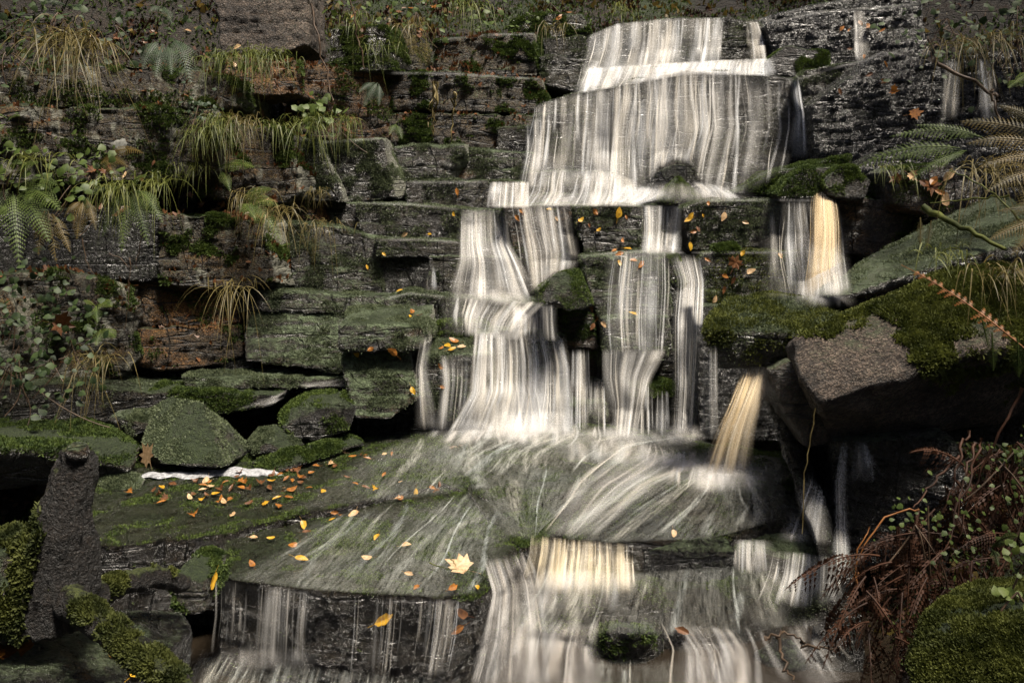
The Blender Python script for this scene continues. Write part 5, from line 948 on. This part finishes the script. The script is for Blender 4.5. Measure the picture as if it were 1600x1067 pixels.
# ---- grass tufts, roots and trailing stems
grass(108, 66, 5.15, 130, .42, 'big tuft of straw coloured grass hanging over the dark cliff band', 'straw', droop=1.15, spread=.5, wid=.0035, up=.55, dirv=(0, -.6, 0), area=.08)
grass(150, 75, 5.2, 50, .30, 'thinner straw tuft right of the big hanging tuft', 'straw', droop=1.2, spread=.5, dirv=(.3, -.6, 0), area=.05)
for x, y, Yd, n, ln, mt, lb in [(345, 90, 5.95, 90, .20, 'grass', 'green grass fringe on the ledge left of the grey rough face'), (395, 85, 6.0, 110, .22, 'grass', 'green grass fringe under the grey rough face'), (430, 88, 6.05, 80, .2, 'grass', 'short grass fringe above the orange lit rock'),
        (340, 190, 5.75, 170, .20, 'grass', 'bright grass hummock above the dark block'), (375, 190, 5.8, 110, .20, 'straw', 'rusty grass beside the bright hummock'), (318, 205, 5.7, 80, .22, 'grass', 'hanging grass at the left end of the bright hummock'),
        (430, 196, 5.95, 60, .16, 'grass', 'small tuft on top of the grey facet'), (487, 190, 6.1, 90, .24, 'grass', 'grass tuft between the grey facet and the second block'), (540, 190, 6.3, 70, .22, 'grass', 'grass tuft under the earthy bank'),
        (300, 262, 5.7, 60, .14, 'grass', 'moss green tuft below the bright hummock'), (395, 305, 5.65, 90, .20, 'straw', 'rusty straw tuft behind the bright fern'), (437, 330, 5.6, 60, .26, 'straw', 'straw stems hanging over the pale right end of the biggest dark block'),
        (368, 448, 5.45, 46, .34, 'straw', 'yellow grass hanging over the orange strata'), (498, 350, 5.85, 40, .2, 'straw', 'thin yellow tuft by the orange niche'), (490, 300, 6.0, 30, .16, 'straw', 'little tuft at the foot of the grey facet'),
        (555, 30, 6.6, 60, .2, 'grass', 'grass at the top left of the lichen faced block'), (640, 42, 6.85, 60, .2, 'straw', 'grass above the yellow green facet'), (730, 10, 7.2, 60, .25, 'grass', 'grass trailing from the top of the bank'), (862, 42, 7.3, 40, .2, 'straw', 'pale stems on the block left of the fall top'),
        (970, 15, 7.9, 40, .22, 'grass', 'grass behind the top of the fall'), (590, 70, 6.6, 40, .2, 'grass', 'small tuft beside the lichen faced block'), (1500, 70, 5.6, 60, .3, 'straw', 'straw tuft at the upper right, left of two'), (1560, 60, 5.3, 60, .3, 'straw', 'straw tuft at the upper right corner'),
        (150, 560, 4.75, 60, .34, 'straw', 'pale stems trailing out of the ivy'), (180, 290, 4.95, 80, .22, 'grass', 'grass between the large left ferns'), (245, 285, 5.2, 70, .22, 'grass', 'grass right of the hanging left fern'), (55, 250, 4.75, 60, .2, 'grass', 'grass above the large drooping fern'),
        (1395, 262, 5.0, 40, .14, 'grass', 'mossy grass on the brown boulder'), (1540, 265, 4.4, 60, .3, 'straw', 'straw stems behind the browning fern'), (1565, 420, 3.7, 50, .22, 'straw', 'straw on the right shoulder of the huge rock'), (1480, 395, 4.0, 50, .16, 'grass', 'grass between the tilted slab and the huge rock')]:
    grass(x, y, Yd, n, ln, lb, mt, droop=1.25, spread=.55, wid=.0028, up=.6, area=.07)
def stems(paths, label, mat='root', rad=.005, name='trailing_root', cat='roots', group=None):
    g = Bag()
    for p in paths:
        q = [at(*k) for k in p]; q = np.array([tuple(v) for v in q]); t = np.linspace(0, 1, 14); tt = np.linspace(0, 1, len(q))
        P = np.stack([np.interp(t, tt, q[:, c]) for c in range(3)], 1); P = blur(P, 1, 0); P[1:-1] += rng.normal(size=(12, 3)) * rad * (.9 if rad < .015 else .25)
        V, F = tube(P, np.linspace(rad, rad * .45, 14), 6); g.add(V, F)
    return tag(g.obj(name, mat), label, cat, group)
stems([[(680, 124, 6.6), (676, 160, 6.6), (679, 190, 6.6), (675, 216, 6.6)], [(683, 126, 6.6), (681, 160, 6.58), (672, 185, 6.6), (670, 200, 6.6)], [(676, 126, 6.6), (680, 150, 6.57), (676, 180, 6.6), (677, 214, 6.6)]], 'pale root strand hanging over the long cracked blocks, left of two', rad=.010)
stems([[(709, 142, 6.6), (710, 165, 6.6), (706, 190, 6.6), (705, 224, 6.6)], [(711, 144, 6.58), (712, 166, 6.6), (708, 180, 6.6)]], 'pale root strand hanging over the long cracked blocks, right of two', rad=.009)
stems([[(485, 0, 6.3), (500, 80, 6.2), (515, 130, 6.2), (522, 160, 6.15)], [(545, -10, 6.4), (560, 60, 6.4), (570, 110, 6.4)], [(418, 110, 5.95), (430, 130, 5.95), (440, 150, 5.95)]], 'thin brown roots trailing down the earthy bank', 'twig', .008)
stems([[(202, 400, 4.9), (203, 430, 4.9), (200, 480, 4.9), (193, 520, 4.9)], [(128, 370, 4.7), (135, 410, 4.7), (148, 430, 4.7)], [(225, 360, 4.9), (215, 400, 4.9), (213, 420, 4.9)], [(170, 395, 4.85), (190, 405, 4.85), (202, 418, 4.85)]], 'thin stems dangling below the left ferns', 'twig', .0035)
stems([[(1460, 98, 5.3), (1500, 118, 5.25), (1548, 143, 5.2), (1552, 165, 5.2), (1565, 190, 5.15)], [(1548, 143, 5.2), (1558, 150, 5.2), (1556, 175, 5.2)]], 'bare forked twig leaning across the upper right trickles', 'twig', .012, 'twig', 'twig')
stems([[(1600, 600, 2.6), (1560, 680, 2.6), (1520, 760, 2.6), (1495, 850, 2.55)], [(1515, 670, 2.7), (1500, 720, 2.65), (1480, 790, 2.6)], [(1535, 680, 2.68), (1510, 760, 2.6), (1470, 880, 2.5)], [(1525, 690, 2.7), (1505, 745, 2.62), (1490, 830, 2.55)], [(1500, 710, 2.8), (1460, 755, 2.75), (1425, 795, 2.7)], [(1590, 690, 2.5), (1575, 760, 2.5), (1600, 830, 2.5)]], 'red brown bracken stalks standing on the right bank', 'bracken', .005, 'bracken_stalk', 'stalks')
stems([[(1440, 795, 2.75), (1390, 800, 2.75), (1350, 850, 2.7), (1330, 910, 2.65)], [(1340, 920, 2.6), (1335, 870, 2.65), (1360, 820, 2.7)]], 'arched bracken stem at the stream edge of the right bank', 'rust', .004, 'bracken_stalk', 'stalks')
stems([[(1275, 632, 3.5), (1262, 700, 3.5), (1255, 760, 3.5), (1253, 840, 3.45)]], 'single pale stem dangling from the huge rock', 'root', .0035, 'plant_stem', 'stem')
stems([[(1580, 305, 3.9), (1520, 312, 4.0), (1450, 318, 4.1)], [(1600, 350, 3.8), (1540, 290, 3.9), (1480, 265, 4.0)]], 'green bramble stems crossing above the tilted slab', 'grass', .005, 'bramble_stem', 'stem')
stems([[(1440, 322, 4.5), (1475, 342, 4.35), (1520, 362, 4.2), (1575, 392, 4.05)]], 'thick moss coated stick lying on the tilted slab', 'mossbright', .02, 'mossy_stick', 'stick')
stems([[(915, 722, 4.3), (740, 688, 4.9), (710, 700, 4.75)][1:], [(700, 702, 4.72), (735, 690, 4.85), (752, 683, 4.95)]], 'brown twig lying on the back slab', 'twig', .010, 'twig', 'twig')
stems([[(1212, 992, 2.62), (1225, 1030, 2.5), (1240, 1064, 2.42)], [(1195, 1000, 2.6), (1225, 985, 2.62), (1260, 1005, 2.6)], [(1250, 1003, 2.65), (1310, 1015, 2.62)]], 'twigs snagged on the black rock at the bottom', 'twig', .006, 'twig', 'twig')
stems([[(670, 878, 3.2), (690, 886, 3.16), (715, 890, 3.12)], [(700, 862, 3.2), (712, 885, 3.13)]], 'yellow green leaf stalks by the large tan leaf', 'grass', .0025, 'plant_stem', 'stem')
stems([[(1240, 745, 3.95), (1262, 760, 3.85), (1285, 830, 3.6)]], 'wet stick on the leaning rib', 'twig', .008, 'twig', 'twig')

# ---- broad leaves: ivy on the left, clover like weeds on the right
def leafy(pts, n, size, label, mat='ivy', name='ivy', cat='ivy', spread=.12, seed=0):
    r = np.random.RandomState(seed); root = tag(empty(name, at(*pts[0])), label, cat); g = Bag(); st = Bag()
    P = np.array([tuple(at(*p)) for p in pts])
    for k in range(n):
        c = P[r.randint(len(P))] + r.normal(size=3) * np.array([spread, spread * .5, spread])
        nn = V3((r.normal() * .5, -.8 + r.normal() * .3, .7 + r.normal() * .4)); nn /= np.linalg.norm(nn)
        a = np.cross(nn, r.normal(size=3)); a /= np.linalg.norm(a); b = np.cross(nn, a); s = size * r.uniform(.5, 1.25)
        V = [c - b * s * .5, c + a * s * .42 - b * s * .25, c + a * s * .36 + b * s * .1, c + b * s * .55, c - a * s * .36 + b * s * .1, c - a * s * .42 - b * s * .25, c + nn * s * .08]
        g.add(V, [(6, j, (j + 1) % 6) for j in range(6)])
    for k in range(max(3, n // 14)):
        c = P[r.randint(len(P))]; e = c + np.array([r.normal() * .12, -.03, -r.uniform(.1, .35)])
        V, F = tube(bez(c, (c + e) / 2 + r.normal(size=3) * .06, e, 8), .003, 5); st.add(V, F)
    g.obj('leaves', mat, root); st.obj('stem', 'twig', root); return root
leafy([(20, 480, 4.5), (60, 500, 4.5), (30, 540, 4.45), (80, 560, 4.45), (10, 580, 4.4), (110, 530, 4.55), (90, 470, 4.6), (0, 450, 4.5), (60, 610, 4.4)], 260, .044, 'dark ivy and weeds draping the wall at the left edge', seed=1, spread=.13)
leafy([(500, 165, 6.2), (520, 190, 6.2), (490, 175, 6.15)], 26, .07, 'broad leaved weed above the grey facets', 'fern', 'weed', 'weed', .06, 2)
leafy([(1450, 790, 2.6), (1500, 800, 2.55), (1540, 780, 2.55), (1430, 820, 2.6), (1480, 850, 2.5)], 80, .018, 'small round leaved weeds on the right bank', 'fern', 'weed', 'weed', .05, 3)
leafy([(1560, 720, 2.5), (1590, 700, 2.5), (1600, 760, 2.45), (1580, 830, 2.35)], 60, .018, 'small weeds on the bank at the right edge', 'fern', 'weed', 'weed', .05, 4)
leafy([(1590, 925, 2.05), (1600, 880, 2.1)], 26, .03, 'few weeds behind the bright moss mound', 'fernlight', 'weed', 'weed', .04, 5)
leafy([(60, 290, 4.7), (110, 290, 4.85), (140, 275, 5.0), (20, 270, 4.65)], 120, .05, 'low weeds between the ferns of the left ledge', 'fern', 'weed', 'weed', .09, 6)
leafy([(310, 165, 5.75), (325, 185, 5.7)], 60, .03, 'fine leaved weed left of the bright grass hummock', 'ferndark', 'weed', 'weed', .06, 7)
leafy([(650, 20, 7.0), (760, 25, 7.3), (560, 15, 6.8), (860, 5, 7.7)], 160, .05, 'low greenery along the bank top left of the fall', 'fern', 'undergrowth', 'undergrowth', .16, 8)
leafy([(1480, 30, 5.9), (1540, 20, 5.6), (1590, 60, 5.3), (1450, 60, 6.0), (1590, 10, 5.4)], 260, .05, 'dark undergrowth in the upper right corner', 'ivy', 'undergrowth', 'undergrowth', .2, 9)
leafy([(30, 30, 5.7), (90, 20, 5.8), (180, 40, 5.9), (240, 20, 6.0), (10, 80, 5.4)], 320, .05, 'dark undergrowth along the top left edge', 'ivy', 'undergrowth', 'undergrowth', .2, 10)

# ---- stump with its fallen mossy branch, left foreground
def log(path, rads, name, mat, parent, vox=.012, amp=.02, ragged=0):
    bm = bmesh.new(); V, F = tube(np.array([tuple(p) for p in path]), rads, 14); n = len(path)
    F = list(F) + [tuple(range(14))[::-1], tuple((n - 1) * 14 + j for j in range(14))]
    me = bpy.data.meshes.new(name); me.from_pydata([tuple(v) for v in V], [], F); o = bpy.data.objects.new(name, me); COL.objects.link(o)
    md = o.modifiers.new('r', 'REMESH'); md.mode = 'VOXEL'; md.voxel_size = vox
    dg = bpy.context.evaluated_depsgraph_get(); m2 = bpy.data.meshes.new_from_object(o.evaluated_get(dg)); o.modifiers.clear(); o.data = m2; bpy.data.meshes.remove(me); m2.name = name
    k = len(m2.vertices); W = np.empty(k * 3, np.float32); m2.vertices.foreach_get('co', W); W = W.reshape(-1, 3).astype(float)
    N = np.empty(k * 3, np.float32); m2.vertex_normals.foreach_get('vector', N); N = N.reshape(-1, 3)
    sc = np.array([1, 1, .35]); d = amp * (fbm(W * 5 + 3, 3) + .8 * np.abs(fbm(W * sc * 16, 3)) + .5 * fbm(W * sc * 40, 2)); W = W + N * d[:, None]
    base = V3(parent.location) if parent is not None else np.array([W[:, 0].mean(), W[:, 1].mean(), W[:, 2].min()])
    m2.vertices.foreach_set('co', (W - base).astype(np.float32).ravel()); m2.materials.clear(); m2.materials.append(M[mat]); m2.polygons.foreach_set('use_smooth', np.ones(len(m2.polygons), bool)); m2.update()
    if parent is not None: o.parent = parent
    else: o.location = base
    bpy.context.view_layer.update()
    FF = np.array([list(p.vertices) if len(p.vertices) == 4 else list(p.vertices) + [p.vertices[-1]] for p in m2.polygons])
    return o, W, FF
so, sV, sF = log([at(78, 965, 2.25), at(82, 900, 2.25), at(92, 850, 2.25), at(104, 800, 2.26), at(115, 755, 2.27), at(120, 725, 2.28), at(122, 706, 2.28)], [.118, .104, .086, .064, .050, .042, .034], 'tree_stump', 'bark', None, .009, .034)
cw = log([at(121, 712, 2.26), at(121, 700, 2.25)], [.030, .027], 'cut_top', 'wetbrown', so, .008, .012)
tag(so, 'dark broken tree stump with mossy left side, left foreground', 'tree stump')
fuzz(so, sV, sF, 7000, .009, 'mossshade', (-1.6, -1), 5, -.4, seed=90, zone=lambda c: np.clip((np.interp(px_of(c)[1], [700, 760, 800, 850, 900, 965], [50, 66, 72, 64, 52, 40]) - px_of(c)[0]) / 8 + 1.5 * pnoise(c * 12), 0, 1))
bo, bV, bF = log([at(95, 925, 2.22), at(130, 955, 2.15), at(170, 985, 2.08), at(215, 1020, 2.0), at(265, 1062, 1.9), at(310, 1110, 1.82)], [.05, .042, .036, .034, .033, .03], 'branch', 'bark', None, .010, .014)
tag(bo, 'mossy branch sloping from the stump to the bottom edge', 'branch'); fuzz(bo, bV, bF, 9000, .007, 'mossshade', (-.3, .5), 7, .0, seed=91)
b2, cV, cF = log([at(100, 945, 2.3), at(150, 930, 2.4), at(200, 908, 2.55), at(245, 900, 2.65), at(290, 915, 2.75)], [.045, .040, .034, .034, .026], 'branch', 'bark', None, .010, .014)
tag(b2, 'shorter mossy branch running right from the stump foot', 'branch'); fuzz(b2, cV, cF, 8000, .007, 'mossshade', (-.3, .5), 7, .0, seed=92)
rock_m, mV, mF = log([at(-40, 960, 2.2), at(-10, 900, 2.25), at(30, 880, 2.3), at(70, 900, 2.3)], [.16, .14, .11, .07], 'moss_cushion', 'moss', None, .014, .03)
tag(rock_m, 'yellow green moss cushion left of the stump', 'moss cushion'); fuzz(rock_m, mV, mF, 17000, .009, 'mossshade', (-1, .4), 5, -.05, seed=93)

# ---- still foam at the edge of the flat slab
fo = Bag(); top = [(212, 738), (240, 732), (300, 730), (345, 725), (400, 724), (432, 730), (445, 736)]; bot = [(212, 740), (250, 739), (300, 741), (345, 736), (390, 739), (430, 737), (445, 739)]
rows = [[tuple(at(*(np.array(a) * (1 - t) + np.array(b) * t), 1)) for a, b in zip(resample(top, 60), resample(bot, 60))] for t in np.linspace(0, 1, 8)]
V = []
for j, t in enumerate(np.linspace(0, 1, 8)):
    for i_, (a, b) in enumerate(zip(resample(top, 60), resample(bot, 60))):
        m = a * (1 - t) + b * t; p = atz(m[0], m[1] + 3 * pnoise(np.array([[m[0] * .05, m[1] * .2, 3]]))[0], .034); e = min(1, 4 * t * (1 - t)) * min(1, i_ / 5, (59 - i_) / 5)
        V.append((p.x, p.y, .010 + .016 * e + .004 * pnoise(np.array([[p.x * 9, p.y * 9, 0]]))[0]))
fo.add(V, [(j * 60 + i_, j * 60 + i_ + 1, j * 60 + 61 + i_, j * 60 + 60 + i_) for j in range(7) for i_ in range(59)])
tag(fo.obj('foam', 'foam'), 'white foam gathered against the faceted green boulder', 'foam')
# ---- pale lichen disc on the cliff
h, n, o_ = seen(187, 228)
if h is not None:
    lb = Bag(); u = Vector(n).cross(Vector((0, 0, 1))).normalized(); v_ = u.cross(Vector(n)); h = h + (EYE - h).normalized() * .03; ring = []
    Vv = [tuple(h)]
    for rr in (.022, .045):
        for k in range(20):
            a = k / 20 * 2 * math.pi; q = rr * (1 + .18 * math.sin(3 * a + 1) + .12 * math.sin(7 * a)); Vv.append(tuple(h + u * math.cos(a) * q * 1.1 + v_ * math.sin(a) * q + Vector(n) * (.006 if rr < .03 else -.002)))
    lb.add(Vv, [(0, 1 + k, 1 + (k + 1) % 20) for k in range(20)] + [(1 + k, 21 + k, 21 + (k + 1) % 20, 1 + (k + 1) % 20) for k in range(20)])
    tag(lb.obj('lichen', 'lichen'), 'pale round lichen patch on the dark cliff band', 'lichen')
# ------------------------------------------------------------------ the wood round the gorge: trees on both banks and behind the viewer leave only a gap of sky over the stream
M['canopy'] = mk_leaf('autumn_canopy_leaves', (.03, .04, .010), (.10, .085, .022), 1.2, .35, .6)
def bank_tree(x, y, hgt, rad, seed):
    r = np.random.RandomState(seed); z = float(ground_z(np.array([x]), np.array([y]))[0])
    root = tag(empty('tree', (x, y, z - .2)), 'broadleaf tree on the wooded bank, its crown shading the stream', 'tree', 'trees shading the stream')
    b = V3((x, y, z - .2)); top = V3((x + r.normal() * .4, y + r.normal() * .4, z + hgt + rad * .4)); g = Bag()
    ax = bez(b, (b + top) / 2 + r.normal(size=3) * .3, top, 12); V, F = tube(ax, np.linspace(.22, .04, 12), 10); g.add(V, F)
    c = V3((x, y, z + hgt))
    for k in range(12):
        s = ax[r.randint(4, 11)]; d = r.normal(size=3); d /= np.linalg.norm(d); d[2] = abs(d[2]) * .5; e = s + d * rad * r.uniform(.5, .9)
        V, F = tube(bez(s, (s + e) / 2 + V3((0, 0, .25)), e, 7), np.linspace(.06, .015, 7), 6); g.add(V, F)
    g.obj('trunk', 'bark', root)
    n = 5200; cl = r.normal(size=(46, 3)); cl /= np.linalg.norm(cl, axis=1)[:, None]; cl = cl * rad * r.uniform(.35, .95, (46, 1)) * np.array([1, 1, .8])
    P = c + cl[r.randint(46, size=n)] + r.normal(size=(n, 3)) * rad * .17
    a = r.normal(size=(n, 3)); a /= np.linalg.norm(a, axis=1)[:, None]; q = np.cross(a, r.normal(size=(n, 3))); q /= np.linalg.norm(q, axis=1)[:, None]
    s = r.uniform(.10, .22, (n, 1)); Vv = np.stack([P - a * s, P + q * s * .5, P + a * s, P - q * s * .5], 1).reshape(-1, 3) - V3(root.location)
    me = fast_mesh('crown', Vv, np.arange(n * 4).reshape(-1, 4), smooth=False); me.materials.append(M['canopy'])
    o = bpy.data.objects.new('crown', me); COL.objects.link(o); o.parent = root
for k, (x, y, h, rd) in enumerate([(-6.3, 1.5, 4.2, 3.3), (-6.0, 6.0, 3.6, 3.0), (-4.6, 10.2, 3.6, 2.8), (-1.0, 13.0, 3.6, 2.8), (3.2, 12.0, 3.6, 2.8), (6.2, 8.8, 3.4, 3.0), (7.2, 3.6, 3.6, 3.0), (6.2, -1.4, 5.0, 3.3), (-5.6, -2.8, 5.0, 3.3), (-2.2, -5.6, 5.6, 3.3), (2.6, -5.8, 5.6, 3.3), (-3.4, -1.5, 6.0, 2.2)]):
    bank_tree(x, y, h, rd, 300 + k)
